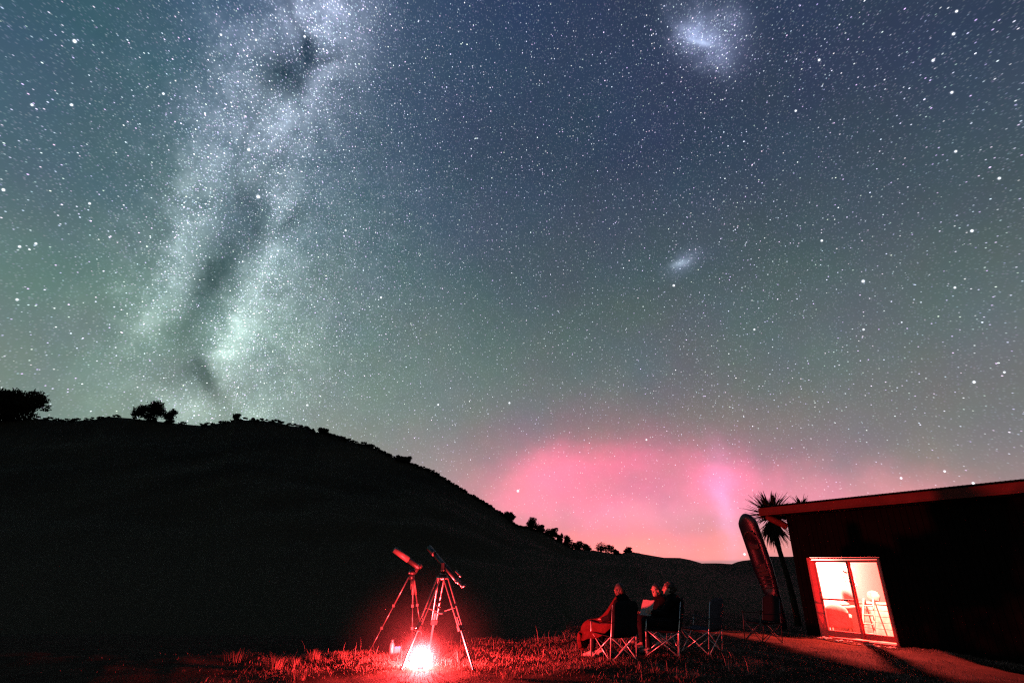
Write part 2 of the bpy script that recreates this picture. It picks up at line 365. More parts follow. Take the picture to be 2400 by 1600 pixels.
RIDGE = [(-500, 1010), (-250, 985), (0, 985), (101, 981), (137, 985.6), (179, 985.6), (223, 982.7), (253, 975.8), (312, 980.6), (417, 992.5), (476, 997.6), (506, 992.5), (539, 988.6), (553.5, 979), (565, 983.6), (613, 985.6), (652, 990),
    (684, 998.4), (718, 1000.5), (741, 1014), (758, 1011), (772, 1018), (806, 1028), (840, 1040), (860, 1042), (901, 1061), (935, 1079), (952, 1081), (976, 1092), (1000, 1099), (1037, 1119), (1071, 1140), (1112, 1164), (1146, 1184), (1180, 1205),
    (1207, 1229), (1235, 1235), (1269, 1246), (1299, 1262), (1320, 1274), (1341, 1286), (1396, 1291), (1447, 1299), (1481, 1293), (1556, 1306), (1593, 1306.5), (1617, 1311), (1644, 1319), (1678, 1338), (1712, 1355), (1800, 1372), (2000, 1385)]
rpx = np.array([p[0] for p in RIDGE], float); rpy = np.array([p[1] for p in RIDGE], float)
def ridge_depth(px): return np.interp(px, [-500, 0, 700, 1200, 1480, 1650, 2000], [230, 235, 225, 190, 240, 300, 330])
def ridge_pt(px): return at(px, float(np.interp(px, rpx, rpy)), float(ridge_depth(px)))
cols = np.unique(np.concatenate([np.linspace(-500, 2000, 420), rpx])); rows = np.concatenate([np.linspace(0, 1, 40), [1.06, 1.2, 1.6, 2.2]])
HX = np.zeros((len(cols), len(rows))); HY = HX.copy(); HZ = HX.copy()
for i, px in enumerate(cols):
    R = ridge_pt(px); B = Vector((R.x*.15, 31+3*math.sin(px*.004), 0)); B.z = float(gz(B.x, B.y))-.6
    for j, t in enumerate(rows):
        if t <= 1:
            x, y = B.x+(R.x-B.x)*t, B.y+(R.y-B.y)*t; e = 1.25
            z = B.z+(R.z-B.z)*(.15*t+.85*t**1.75) if R.z > B.z else B.z+(R.z-B.z)*t
            z += (mnoise.fractal(Vector((x*.02, y*.02, 3.1)), 1, 2, 4)*3.0)*math.sin(math.pi*min(1, t))*(.25 if px > 1480 else 1)*1.3*min(1, t*3)
        else:
            d = (t-1)*200; x, y = R.x*(1+d/R.y), R.y+d; z = R.z-(t-1)*min(60, max(10, (R.z+14)))-(t-1)**2*4
        HX[i, j], HY[i, j], HZ[i, j] = x, y, z
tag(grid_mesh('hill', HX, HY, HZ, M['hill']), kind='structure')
FAR = [(1400, 1330), (1560, 1326), (1648, 1319), (1685, 1319), (1716, 1321), (1733, 1314), (1756, 1311.5), (1780, 1308), (1804, 1303), (1848, 1304), (1950, 1299), (2100, 1306), (2400, 1312), (2900, 1320)]
cols = np.linspace(1400, 2900, 120); rows = np.array([0, .25, .5, .75, 1, 1.3, 2])
HX = np.zeros((len(cols), len(rows))); HY = HX.copy(); HZ = HX.copy()
for i, px in enumerate(cols):
    R = at(px, float(np.interp(px, [p[0] for p in FAR], [p[1] for p in FAR])), 1300); B = Vector((R.x*.55, 700, -17))
    for j, t in enumerate(rows):
        HX[i, j] = B.x+(R.x-B.x)*t; HY[i, j] = B.y+(R.y-B.y)*t
        HZ[i, j] = B.z+(R.z-B.z)*t**1.2 if t <= 1 else R.z-(t-1)*90
tag(grid_mesh('hill', HX, HY, HZ, M['farhill']), kind='structure')

# ------------------------------------------------------------------ trees and scrub on the ridge
def leaf_cloud(mb, lobes, n, size, rnd):
    vol = [a*b*c for (_, (a, b, c)) in lobes]; tot = sum(vol)
    for (c, r), v in zip(lobes, vol):
        for _ in range(int(n*v/tot)+1):
            while True:
                p = Vector((rnd.uniform(-1, 1), rnd.uniform(-1, 1), rnd.uniform(-1, 1)))
                if p.length <= 1: break
            if p.length > 1e-3: p = p*(p.length**-.35)*(.62+.75*abs(mnoise.noise(p.normalized()*2.6+Vector(c)*.7))*1.2)
            q = Vector((c[0]+p.x*r[0], c[1]+p.y*r[1], c[2]+p.z*r[2]))
            a = Vector((rnd.uniform(-1, 1), rnd.uniform(-1, 1), rnd.uniform(-1, 1))).normalized(); b = a.orthogonal().normalized()
            s = size*rnd.uniform(.6, 1.4)
            mb.add([q+a*s, q+b*s*.5, q-a*s, q-b*s*.5], [(0, 1, 2, 3)])
def tree(name, label, cat, base, h, lobes, n, size, seed, group=None, trunk=None):
    rnd = random.Random(seed); t = thing(name, label, cat, base, 0, group)
    mb = MB(); tr = trunk or .35
    mb.tube([(0, 0, -.6), (0.05*h*.1, 0, h*tr*.5), (.02*h, 0, h*tr), (.0, 0, h*.8)], [h*.035, h*.028, h*.022, h*.006], 8)
    for k in range(6):
        (c, r) = lobes[k % len(lobes)]; mb.tube([(0, 0, h*tr*rnd.uniform(.5, 1.1)), (c[0]*.5, c[1]*.5, (h*tr+c[2])/2), c], [h*.016, h*.010, h*.004], 6)
    mb.build('trunk', M['bark'], t)
    mb = MB(); leaf_cloud(mb, lobes, n, size, rnd); mb.build('crown', M['leaf'], t)
    return t
def on_ridge(px, back=0):
    R = ridge_pt(px); return Vector((R.x*(1+back/R.y), R.y+back, R.z-.5-.1*back))
def px_lobes(px0, py0, Y, items):                    # lobes given as pixel discs, turned into metres around the base
    k = Y/1245; out = []
    for (px, py, rx, ry) in items:
        out.append((((px-px0)*k, random.uniform(-1, 1)*rx*k*.4, (py0-py)*k*1.02), (rx*k, rx*k, ry*k)))
    return out
b = on_ridge(30); tree('ridge_tree', 'large broad dark tree on the ridge at the left edge', 'tree', b, 15,
    px_lobes(30, 987, b.y, [(-10, 935, 36, 24), (25, 930, 26, 20), (62, 928, 24, 17), (80, 945, 22, 17), (95, 955, 13, 8), (88, 938, 15, 9), (20, 958, 42, 18), (-30, 950, 30, 28), (70, 968, 16, 7), (98, 961, 9, 4), (10, 975, 60, 14), (45, 952, 40, 22), (60, 975, 22, 10)]), 11000, .55, 1)
b = on_ridge(346); tree('ridge_tree', 'tallest middle tree of the clump standing on the ridge', 'tree', b, 9,
    px_lobes(346, 982, b.y, [(352, 950, 22, 14), (362, 943, 15, 9), (345, 962, 20, 15), (368, 960, 14, 15), (350, 975, 16, 9)]), 2600, .42, 2)
b = on_ridge(316); tree('ridge_tree', 'small wind-swept tree left in the ridge clump with bare stem', 'tree', b, 7.5,
    px_lobes(316, 981, b.y, [(318, 962, 14, 11), (328, 953, 13, 8), (310, 968, 7, 8), (330, 966, 10, 11)]), 900, .40, 3)
b = on_ridge(395); tree('ridge_tree', 'loose low tree right in the ridge clump', 'tree', b, 7,
    px_lobes(395, 990, b.y, [(398, 962, 11, 8), (393, 974, 15, 9), (405, 966, 9, 5), (400, 986, 13, 6), (388, 968, 9, 8)]), 1000, .40, 4)
SH = [(553, 12, 9, 'pointed knoll bush on the highest bump of the hill'), (758, 16, 8, 'rounded bush beside the dip in the ridge'), (935, 13, 9, 'left one of two round bushes halfway down the slope'), (953, 15, 10, 'right one of two round bushes halfway down the slope'),
      (1195, 12, 14, 'upright bush on the lower slope above the notch'), (1248, 15, 19, 'tall bushy tree just right of the notch in the slope'), (1266, 11, 10, 'low bush hugging the tall bushy tree on the slope'), (1293, 13, 15, 'dense bush at the left end of the lower tree row'),
      (1312, 7, 12, 'narrow pointed tree in the lower tree row'), (1331, 12, 17, 'domed tree in the middle of the lower tree row'), (1353, 14, 13, 'wide low tree right of the domed tree on the slope'), (1375, 8, 11, 'thin spiky tree between the low tree and the last big bush'),
      (1420, 21, 16, 'widest bush at the foot of the slope'), (1444, 8, 7, 'small bush just right of the widest bush'), (1472, 10, 8, 'lone little tree on the low saddle')]
for i, (px, w, hh, lab) in enumerate(SH):
    Y = float(ridge_depth(px)); k = Y/1330; b = on_ridge(px); h = (hh*1.45+4)*k; w *= (1.35 if px > 1150 else 1.0); rnd = random.Random(i+20)
    lob = [((rnd.uniform(-.55, .55)*w*k, rnd.uniform(-.4, .4)*w*k, h*rnd.uniform(.3, .78)), (w*k*rnd.uniform(.3, .55), w*k*.5, h*rnd.uniform(.16, .3))) for _ in range(7)]+[((0, 0, h*.35), (w*k*.8, w*k*.6, h*.4))]
    tree('ridge_bush', lab, 'bush', b, h, lob, 1300, .30, i+50, 'bushes along the hill ridge', .3)
mb = MB(); rnd = random.Random(5)
for px in np.arange(-60, 1500, 1.3):
    dense = 1.0 if px > 690 else (.55 if (100 < px < 250 or 470 < px < 690) else .2)
    if rnd.random() > dense: continue
    k = float(ridge_depth(px))/1300; hh = (1.5+3.8*abs(mnoise.noise(Vector((px*.05, 1, 2))))*(1 if px > 690 else .55)*(2.1 if px > 1150 else 1))*k*1.2
    b = on_ridge(px, rnd.uniform(-5, 3)); b.z = ridge_pt(px).z-.55
    for _ in range(30):
        q = b+Vector((rnd.uniform(-.5, .5), rnd.uniform(-.8, .8), rnd.uniform(0, 1)**1.3*hh)); a = Vector((rnd.uniform(-1, 1), rnd.uniform(-1, 1), rnd.uniform(-1, 1))).normalized(); c = a.orthogonal(); s = rnd.uniform(.15, .4)
        mb.add([q+a*s, q+c*s*.6, q-a*s, q-c*s*.6], [(0, 1, 2, 3)])
tag(mb.build('scrub', M['leaf']), 'dark scrub running along the hill ridge', 'scrub', kind='stuff')

# ------------------------------------------------------------------ shed
shed = thing('shed', 'low dark shed with overhanging roof and a lit sliding door', 'shed', SO, SROT)
DW_, DH_ = 2.09, 2.06; LX, RX, DEP, HT = -.45, 9.0, 4.6, 3.28
def clad_wall(mb, x0, x1, z0, z1, y):                # vertical boards with raised joints, outer face towards -y
    mb.box(((x0+x1)/2, y+.06, (z0+z1)/2), (x1-x0, .12, z1-z0))
    x = math.ceil(x0/.16)*.16
    while x < x1-.02:
        if x > x0+.02: mb.box((x, y-.008, (z0+z1)/2), (.03, .02, z1-z0-.004))
        x += .16
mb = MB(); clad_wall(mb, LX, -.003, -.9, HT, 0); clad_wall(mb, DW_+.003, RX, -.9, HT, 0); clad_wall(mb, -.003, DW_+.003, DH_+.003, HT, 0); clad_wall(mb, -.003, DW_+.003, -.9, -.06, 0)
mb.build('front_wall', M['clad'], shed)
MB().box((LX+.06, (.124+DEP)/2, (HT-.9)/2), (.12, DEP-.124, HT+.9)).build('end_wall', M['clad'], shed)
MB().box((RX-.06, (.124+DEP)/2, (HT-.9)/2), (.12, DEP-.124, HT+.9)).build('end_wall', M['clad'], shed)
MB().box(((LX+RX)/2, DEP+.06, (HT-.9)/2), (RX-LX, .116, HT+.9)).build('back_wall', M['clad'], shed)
mb = MB()                                             # corrugated roof sheet, falling slightly to the back
P = []
for i in range(int((RX+.55+1.02)/.045)):
    x = -1.02+i*.045; P.append([(x, -.56, 3.535+.012*(i % 2)), (x, DEP+.5, 3.30+.012*(i % 2))])
mb.grid(P); mb.grid([[(p[0], p[1], p[2]+.016) for p in reversed(r)] for r in P])
mb.build('roof_sheet', M['roof'], shed)
MB().box(((RX+.5-1.0)/2, (DEP-.1)/2+.02, 3.41-.02), (RX+1.5-.06, DEP+.78, .12), Matrix.Rotation(-math.atan(.235/5.1)*1, 3, 'X')).build('roof_deck', M['roof'], shed)
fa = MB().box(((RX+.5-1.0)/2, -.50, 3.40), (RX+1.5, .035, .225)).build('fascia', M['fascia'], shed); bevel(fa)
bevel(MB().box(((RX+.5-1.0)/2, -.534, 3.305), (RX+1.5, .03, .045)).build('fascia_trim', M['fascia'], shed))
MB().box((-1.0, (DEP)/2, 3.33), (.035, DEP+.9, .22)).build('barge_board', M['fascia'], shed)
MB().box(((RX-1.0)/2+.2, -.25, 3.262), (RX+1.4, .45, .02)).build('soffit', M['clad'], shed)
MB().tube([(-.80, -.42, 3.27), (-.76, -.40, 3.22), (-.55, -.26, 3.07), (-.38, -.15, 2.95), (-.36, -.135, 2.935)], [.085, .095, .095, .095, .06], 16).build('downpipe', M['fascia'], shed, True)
# interior lining
mb = MB(); zc = 2.55
mb.box((1.9, DEP-.03, zc/2), (4.4, .04, zc)); mb.build('lining_back', M['innerwall'], shed)
MB().box((LX+.15, DEP/2+.1, zc/2), (.04, DEP-.35, zc)).build('lining_side', M['innerwall'], shed)
MB().box((4.15, DEP/2+.1, zc/2), (.04, DEP-.35, zc)).build('lining_side', M['innerwall'], shed)
MB().box((1.9, DEP/2+.06, zc+.02), (4.6, DEP-.1, .04)).build('lining_ceiling', M['innerwall'], shed)
MB().box((1.9, DEP/2+.06, -.02), (4.6, DEP-.12, .04)).build('floor', M['innerfloor'], shed)
# sliding door
door = MB()
fw = .055
door.box((fw/2, .03, DH_/2), (fw, .14, DH_)); door.box((DW_-fw/2, .03, DH_/2), (fw, .14, DH_))
door.box((DW_/2, .03, DH_-fw/2), (DW_-2*fw-.004, .14, fw)); door.box((DW_/2, .03, .0), (DW_-2*fw-.004, .20, .06))
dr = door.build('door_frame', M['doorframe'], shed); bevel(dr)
def sash(x0, x1, y, mid, name):
    sw = .066; mb = MB()
    mb.box((x0+sw/2, y, DH_/2), (sw, .04, DH_-.13)); mb.box((x1-sw/2, y, DH_/2), (sw, .04, DH_-.13))
    mb.box(((x0+x1)/2, y, DH_-.065-sw/2), (x1-x0-2*sw-.004, .04, sw)); mb.box(((x0+x1)/2, y, .065+.07), (x1-x0-2*sw-.004, .04, .14))
    if mid: mb.box(((x0+x1)/2, y, .98), (x1-x0-2*sw-.004, .035, .045))
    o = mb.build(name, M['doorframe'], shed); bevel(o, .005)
    zs = [(.205, .955), (1.005, DH_-.15)] if mid else [(.205, DH_-.15)]
    for (a, b) in zs: MB().box(((x0+x1)/2, y, (a+b)/2), (x1-x0-2*sw-.004, .006, b-a-.003)).build('pane', GL, o)
    return o
GL = bpy.data.materials.new('door_glass'); GL.use_nodes = True; t = GL.node_tree; t.nodes.remove(t.nodes['Principled BSDF'])
tr = t.nodes.new('ShaderNodeBsdfTransparent'); gl = t.nodes.new('ShaderNodeBsdfGlossy'); gl.inputs['Roughness'].default_value = .03; mx = t.nodes.new('ShaderNodeMixShader'); mx.inputs[0].default_value = .05
t.links.new(tr.outputs[0], mx.inputs[1]); t.links.new(gl.outputs[0], mx.inputs[2]); t.links.new(mx.outputs[0], t.nodes['Material Output'].inputs[0])
s1 = sash(.19, 1.22, .0, True, 'sliding_sash'); s2 = sash(1.165, DW_-.06, .055, False, 'fixed_sash')
zb, zt = .035, DH_-.06
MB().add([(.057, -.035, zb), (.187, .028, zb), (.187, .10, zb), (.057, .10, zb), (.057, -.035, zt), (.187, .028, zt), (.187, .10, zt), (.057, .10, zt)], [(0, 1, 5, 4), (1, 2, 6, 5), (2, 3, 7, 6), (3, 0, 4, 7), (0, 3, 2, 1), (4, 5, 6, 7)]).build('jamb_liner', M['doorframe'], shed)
MB().tube([(.225, -.022, .92), (.225, -.05, .95), (.225, -.05, 1.12), (.225, -.022, 1.15)], .012, 8).build('handle', M['alu'], s1, True)
bevel(MB().box((DW_/2, -.14, -.075), (DW_+.1, .22, .06)).build('door_step', M['stone'], shed))

def room(name, label, cat, x, y, z=0.0, rot=0): return thing(name, label, cat, shw(x, y, z), SROT+rot)
t = room('ceiling_lamp', 'bare red ceiling lamp inside the shed, mostly hidden behind the door head', 'lamp', .66, .62, 2.54)
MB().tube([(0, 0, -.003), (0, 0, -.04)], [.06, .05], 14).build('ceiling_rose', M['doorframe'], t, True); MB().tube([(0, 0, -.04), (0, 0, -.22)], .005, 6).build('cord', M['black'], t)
MB().ell((0, 0, -.29), (.045, .045, .06)).build('bulb', emis('bulb_glow', LR, 40, True), t, True)
li = bpy.data.lights.new('bulb_light', 'POINT'); li.energy = 9000; li.color = (1, .078, .062); li.shadow_soft_size = .045
lo = bpy.data.objects.new('bulb_light', li); COL.objects.link(lo); lo.parent = t; lo.location = (0, 0, -.29)
t = room('armchair', 'red armchair with rounded back behind the lower left door pane', 'armchair', .20, .52, 0, math.radians(215))
mb = MB(); P = []
for i in range(9):
    a = math.pi*i/8; P.append([(-.34*math.cos(a), .22+.05*math.sin(a), .35+.50*math.sin(a)**.7), (-.34*math.cos(a), .34, .30+.48*math.sin(a)**.7)])
fuse(MB().box((0, .28, .45), (.60, .12, .40)).ell((0, .28, .62), (.32, .09, .24)), 'backrest', M['uphol'], t, .02, 8)
fuse(MB().box((0, 0, .32), (.52, .52, .14)).ell((0, 0, .37), (.27, .27, .07)), 'seat', M['uphol'], t, .02, 6)
for s in (-1, 1): fuse(MB().box((s*.32, .02, .40), (.10, .52, .26)).ell((s*.32, .02, .54), (.07, .27, .05)), 'armrest', M['uphol'], t, .02, 6)
for sx in (-1, 1):
    for sy in (-1, 1): MB().tube([(sx*.25, sy*.22, .26), (sx*.27, sy*.24, .0)], [.022, .016], 8).build('leg', M['wood'], t)
t = room('table', 'wooden table behind the armchair inside the shed', 'table', .06, 1.25)
bevel(MB().box((0, 0, .74), (.62, .95, .04)).build('tabletop', M['wood'], t))
for sx in (-1, 1):
    for sy in (-1, 1): MB().tube([(sx*.25, sy*.40, .72), (sx*.27, sy*.43, 0)], [.03, .022], 8).build('leg', M['wood'], t)
t = room('table_cloth_bundle', 'folded pale cloth lying on the table inside the shed', 'cloth', .02, 1.1, .76)
fuse(MB().box((0, 0, .04), (.36, .26, .07)).ell((.03, .02, .08), (.15, .11, .05)), 'bundle', M['cloth'], t, .015, 8)
t = room('step_ladder', 'narrow folded step ladder leaning inside the right half of the door', 'ladder', 1.02, .70)
for s in (-1, 1): MB().bar((s*.17, -.22, 0), (s*.13, .16, 1.0), .045, .022).build('rail', M['wood'], t)
for k in range(4): z = .16+k*.22; MB().box((0, -.22+.38*z/1.0, z), (.30-.02*k, .12, .022)).build('tread', M['wood'], t)
for s in (-1, 1): MB().bar((s*.17, .36, 0), (s*.13, .18, .98), .03, .02).build('rear_leg', M['wood'], t)
t = room('cabinet', 'wide plank-fronted cabinet inside the right half of the door', 'cabinet', .85, 1.75)
bevel(MB().box((0, .0, .43), (1.15, .5, .78)).build('carcass', M['wood'], t)); bevel(MB().box((0, -.01, .85), (1.2, .56, .04)).build('countertop', M['wood'], t))
for k in range(5): bevel(MB().box((0, -.262, .12+k*.155), (1.1, .022, .145)).build('plank', M['wood'], t), .004)
t = room('cushion', 'dark cushion standing on the plank-fronted cabinet', 'cushion', .62, 1.75, .872)
fuse(MB().ell((0, 0, .15), (.20, .07, .155)).box((0, 0, .14), (.32, .06, .24)), 'pad', M['uphol'], t, .015, 10)
t = room('hanging_plant', 'trailing plant hanging at the top middle inside the door', 'plant', .42, 1.05, 1.45)
MB().tube([(0, 0, .38), (0, 0, .55), (0, 0, 1.09)], .004, 6).build('cord', M['black'], t); MB().tube([(0, 0, .2), (0, 0, .38)], [.08, .12], 14).build('pot', M['cloth'], t, True)
rnd = random.Random(3); mb = MB()
for k in range(150):
    a = rnd.uniform(0, 6.28); r = rnd.uniform(.06, .22); z = .42-rnd.random()**.8*.55; q = Vector((r*math.cos(a), r*math.sin(a), z)); d = Vector((rnd.uniform(-1, 1), rnd.uniform(-1, 1), -1)).normalized()*.05; e = d.orthogonal().normalized()*.018
    mb.add([q, q+d*.5+e, q+d, q+d*.5-e], [(0, 1, 2, 3)])
mb.build('foliage', M['cloth'], t)

# ------------------------------------------------------------------ cabbage trees and kayak beyond the shed corner
def sword(L, w, bend, seed):
    rnd = random.Random(seed); n = 6; P = []
    for i in range(n+1):
        t = i/n; a = bend*t; x = L*(t-.12*bend*t*t); z = -L*.5*bend*t*t; ww = w*(.55+1.6*t*(1-t)+.0)*(1-t**4)+.002
        P.append([(x, -ww, z+.012*(1-t)), (x, 0, z-.008), (x, ww, z+.012*(1-t))])
    return MB().grid(P).mesh('leaf', M['cab'])
def cabbage(label, base, top, crownR, nleaf, nskirt, seed):
    t = thing('cabbage_tree', label, 'tree', base); d = Vector(top)-Vector(base); rnd = random.Random(seed)
    MB().tube([d*s+Vector((.05*math.sin(5*s), 0, -.2 if s == 0 else 0)) for s in (0, .25, .5, .75, 1.0)], [.12, .10, .09, .08, .075], 12).build('trunk', M['bark'], t, True)
    cr = MB().ell(d+Vector((0, 0, .05)), (.12, .12, .2)).build('crown', M['cab'], t, True)
    ms = [sword(crownR*rnd.uniform(.85, 1.1), .038, b, k) for k, b in enumerate((.05, .15, .3, .5))]
    dm = [sword(crownR*rnd.uniform(.8, 1.0), .020, b, k+9) for k, b in enumerate((.1, .25))]
    for m_ in dm: m_.materials.clear(); m_.materials.append(M['dead'])
    for k in range(nleaf+nskirt):
        live = k < nleaf; o = link('leaf', rnd.choice(ms if live else dm), cr); az = rnd.uniform(0, 6.283)
        el = rnd.uniform(-.25, 1.45) if live else rnd.uniform(-1.45, -.45)
        o.location = d+Vector((.06*math.cos(az), .06*math.sin(az), rnd.uniform(-.05, .15) if live else rnd.uniform(-.35, 0)))
        o.rotation_euler = Euler((rnd.uniform(-.4, .4), -el, az), 'XYZ'); s = rnd.uniform(.75, 1.08); o.scale = (s, s, s)
    return t
tb = gp(9.9, 21.0); tt = at(1808, 1212, 21.0)
cabbage('spiky cabbage tree leaning behind the far end of the shed', tb, tt, .97, 190, 150, 1)
tb = gp(12.4, 23.5); tt = at(1880, 1192, 23.5)
cabbage('cabbage tree behind the shed with only its leaf tips above the roof', tb, tt, .5, 50, 12, 2)

KT, KB = at(1744, 1203, 19.6), at(1838, 1470, 19.6); KB.z = float(gz(KB.x, KB.y))
ky = tag(bpy.data.objects.new('kayak', None), 'dark purple kayak standing on end beside the far end of the shed', 'kayak'); COL.objects.link(ky)
ax_ = (KT-KB).normalized(); KL = (KT-KB).length
face = Vector((-.75, -.66, 0)); face = (face-ax_*face.dot(ax_)).normalized(); side = ax_.cross(face)
ky.matrix_world = Matrix((( side.x, face.x, ax_.x, KB.x), (side.y, face.y, ax_.y, KB.y), (side.z, face.z, ax_.z, KB.z), (0, 0, 0, 1)))
def hullw(s): return .335*min(1, (max(0, 1-s)/.085))**.5*min(1.0, (.30+1.15*s**.75)) if s < 1 else .0
P = []; NS = 44
for i in range(NS+1):
    s = (i/NS); s = s if s < .8 else .8+.2*math.sin((s-.8)/.2*math.pi/2); w = max(.012, hullw(min(s, .9995))); h = .17*min(1, w/.2)+.02
    ring = []
    for k in range(25):
        a = 2*math.pi*k/24; ca, sa = math.cos(a), math.sin(a); y = sa*h*(.75 if sa > 0 else 1.05)
        if sa > .3 and .30 < s < .80: y -= .07*math.exp(-(ca/.45)**2)*min(1, (s-.30)/.06, (.80-s)/.06)
        ring.append((ca*w*abs(ca)**-.12 if abs(ca) > .01 else 0, y, s*KL))
    P.append(ring)
MB().grid(P).build('hull', M['kayak'], ky, True)
MB().box((0, .075, KL*.50), (.30, .05, .36)).build('seat', M['kayakin'], ky)
for k in range(6): MB().tube([(-.22, .085, KL*(.34+.035*k)), (-.1, .105, KL*(.34+.035*k)+.02), (.1, .105, KL*(.34+.035*k)+.02), (.22, .085, KL*(.34+.035*k))], .022, 8).build('foot_rest', M['kayakin'], ky, True)
MB().tube([(-.2, .12, KL*.80), (-.13, .15, KL*.83), (.0, .16, KL*.84), (.13, .15, KL*.83), (.2, .12, KL*.80)], .03, 8).build('carry_handle', M['kayakin'], ky, True)
bevel(MB().box((0, .125, KL*.70), (.34, .035, .16)).build('backrest', M['kayakin'], ky), .015)

# ------------------------------------------------------------------ folding camp chairs
CH = {}
def chair_meshes(canvas, key, steel):
    if key in CH: return CH[key]
    L = []; w = .285; fx, rx = .28, -.28
    F = {('f', s): Vector((fx, s*w, .008)) for s in (-1, 1)}; F.update({('r', s): Vector((rx, s*w, .008)) for s in (-1, 1)})
    Hb = {('f', s): Vector((fx-.03, s*(w-.01), .43)) for s in (-1, 1)}; Hb.update({('r', s): Vector((rx-.05, s*(w-.01), .40)) for s in (-1, 1)})
    for s in (-1, 1):
        L.append(('rear_post', MB().tube([F['r', s], Hb['r', s], (rx-.14, s*(w-.02), .90)], .0095, 8).mesh('rear_post', steel, True)))
        L.append(('front_post', MB().tube([F['f', s], Hb['f', s], (fx-.06, s*(w+.0), .62)], .0095, 8).mesh('front_post', steel, True)))
    pairs = [(('f', -1), ('f', 1)), (('r', -1), ('r', 1)), (('f', -1), ('r', -1)), (('f', 1), ('r', 1))]
    for a, b in pairs:
        off = Vector((0, .012, 0)) if a[0] != b[0] else Vector((.012, 0, 0))
        L.append(('cross_bar', MB().tube([F[a]+off, Hb[b]+off], .0085, 8).mesh('cross_bar', steel, True)))
        L.append(('cross_bar', MB().tube([F[b]-off, Hb[a]-off], .0085, 8).mesh('cross_bar', steel, True)))
    for k in F: L.append(('foot', MB().ell(F[k]+Vector((0, 0, .006)), (.022, .022, .014), 10, 6).mesh('foot', M['black'], True)))
    def cloth(name, P, th=.008):
        mb = MB().grid(P); me = mb.mesh(name, canvas, True); return (name, me, th)
    P = []
    for i in range(9):
        a = i/8; x = fx-.03+(rx-.06-(fx-.03))*a; row = []
        for j in range(9):
            b = j/8*2-1; row.append((x, b*(w-.005), .435-.03*a-.055*(1-b*b)*(.4+.6*math.sin(math.pi*a))))
        P.append(row)
    L.append(cloth('seat', P))
    P = []
    for i in range(10):
        a = i/9; z = .40+a*.54; row = []
        for j in range(11):
            b = j/10*2-1; row.append((rx-.055-.10*a-.06*(1-b*b)*(.4+.6*math.sin(math.pi*min(1, a*.9))), b*(w-.012+.012*a)*(1 if a < .8 else 1-.18*((a-.8)/.2)**2), z+.03*(1-b*b)*a))
        P.append(row)
    L.append(cloth('backrest', P))
    for s in (-1, 1):
        P = [[(fx-.03+(rx-.10-fx+.03)*i/8, s*w+q*.035, .625-.03*math.sin(math.pi*i/8)-(.004 if q else 0)) for q in (-1, 0, 1)] for i in range(9)]
        L.append(cloth('armrest', P))
    CH[key] = L; return L
def chair(label, x, y, ang, canvas='canvas', scale=1, sink=.0, steel='steel'):
    p = gp(x, y); t = thing('camp_chair', label, 'chair', (x, y, p.z-sink), ang, 'folding camp chairs on the grass'); t.scale = (scale,)*3
    for it in chair_meshes(M[canvas], canvas+steel, M[steel]):
        o = link(it[0], it[1], t)
        if len(it) > 2: sd = o.modifiers.new('thick', 'SOLIDIFY'); sd.thickness = it[2]
    return t
AA, AC, AB, AD = math.radians(118), math.radians(180-16), math.radians(180+6), math.radians(180-44)
PA, PC, PB, PD, PE = (1.87, 10.98), (2.92, 11.47), (2.93, 12.35), (3.62, 11.80), (6.10, 14.9)
chair('camp chair with its back to the camera, holding the blanket-wrapped person', 1.79, 10.95, AA)
chair('camp chair seen in profile under the person reading a paper', 2.80, 11.50, AC)
chair('camp chair hidden behind the person reading a paper', *PB, AB)
chair('empty camp chair with grey back, rightmost of the group on the grass', *PD, AD, 'canvasgrey')
chair('lone empty camp chair near the far corner of the shed', *PE, math.radians(200), 'canvas', 1.05, 0, 'dalu')

# ------------------------------------------------------------------ people
def head_shape(mb, c, R, k=1.0):
    def pt(x, y, z): return Vector(c)+R @ (Vector((x, y, z))*k)
    mb.ell(pt(-.012, 0, .03), (.098*k, .078*k, .098*k), R=R); mb.ell(pt(.018, 0, -.035), (.068*k, .06*k, .085*k), R=R)
    mb.ell(pt(.055, 0, -.085), (.032*k, .034*k, .028*k), R=R); mb.cap(pt(.078, 0, .015), pt(.103, 0, -.026), .010*k, .015*k)
    mb.cap(pt(.078, -.018, -.058), pt(.078, .018, -.058), .010*k, .010*k); mb.cap(pt(.074, -.05, .03), pt(.074, .05, .03), .014*k, .014*k)
    for s in (-1, 1): mb.ell(pt(-.01, s*.079, -.005), (.022*k, .010*k, .034*k), R=R); mb.ell(pt(.052, s*.034, -.018), (.022*k, .022*k, .018*k), R=R)
def hand_shape(mb, wrist, fwd, palmn, k=1.0, curl=.6):
    fwd = Vector(fwd).normalized(); n = Vector(palmn); n = (n-fwd*n.dot(fwd)).normalized(); sd = fwd.cross(n)
    w = Vector(wrist)
    for j in range(4): mb.cap(w+sd*(j-1.5)*.010*k, w+fwd*.085*k+sd*(j-1.5)*.020*k, .016*k, .012*k)
    for j, L in enumerate((.062, .074, .070, .056)):
        a = w+fwd*.085*k+sd*(j-1.5)*.0205*k; d1 = (fwd*math.cos(curl*.5)+n*math.sin(curl*.5)); d2 = (fwd*math.cos(curl*1.5)+n*math.sin(curl*1.5))
        b = a+d1*L*.5*k; mb.cap(a, b, .0088*k, .0085*k); mb.cap(b, b+d2*L*.55*k, .0085*k, .007*k)
    a = w+fwd*.03*k-sd*.028*k; b = a+(fwd*.7-sd*.6+n*.3).normalized()*.042*k; mb.cap(a, b, .013*k, .010*k); mb.cap(b, b+(fwd*.9-sd*.1+n*.35).normalized()*.03*k, .010*k, .008*k)
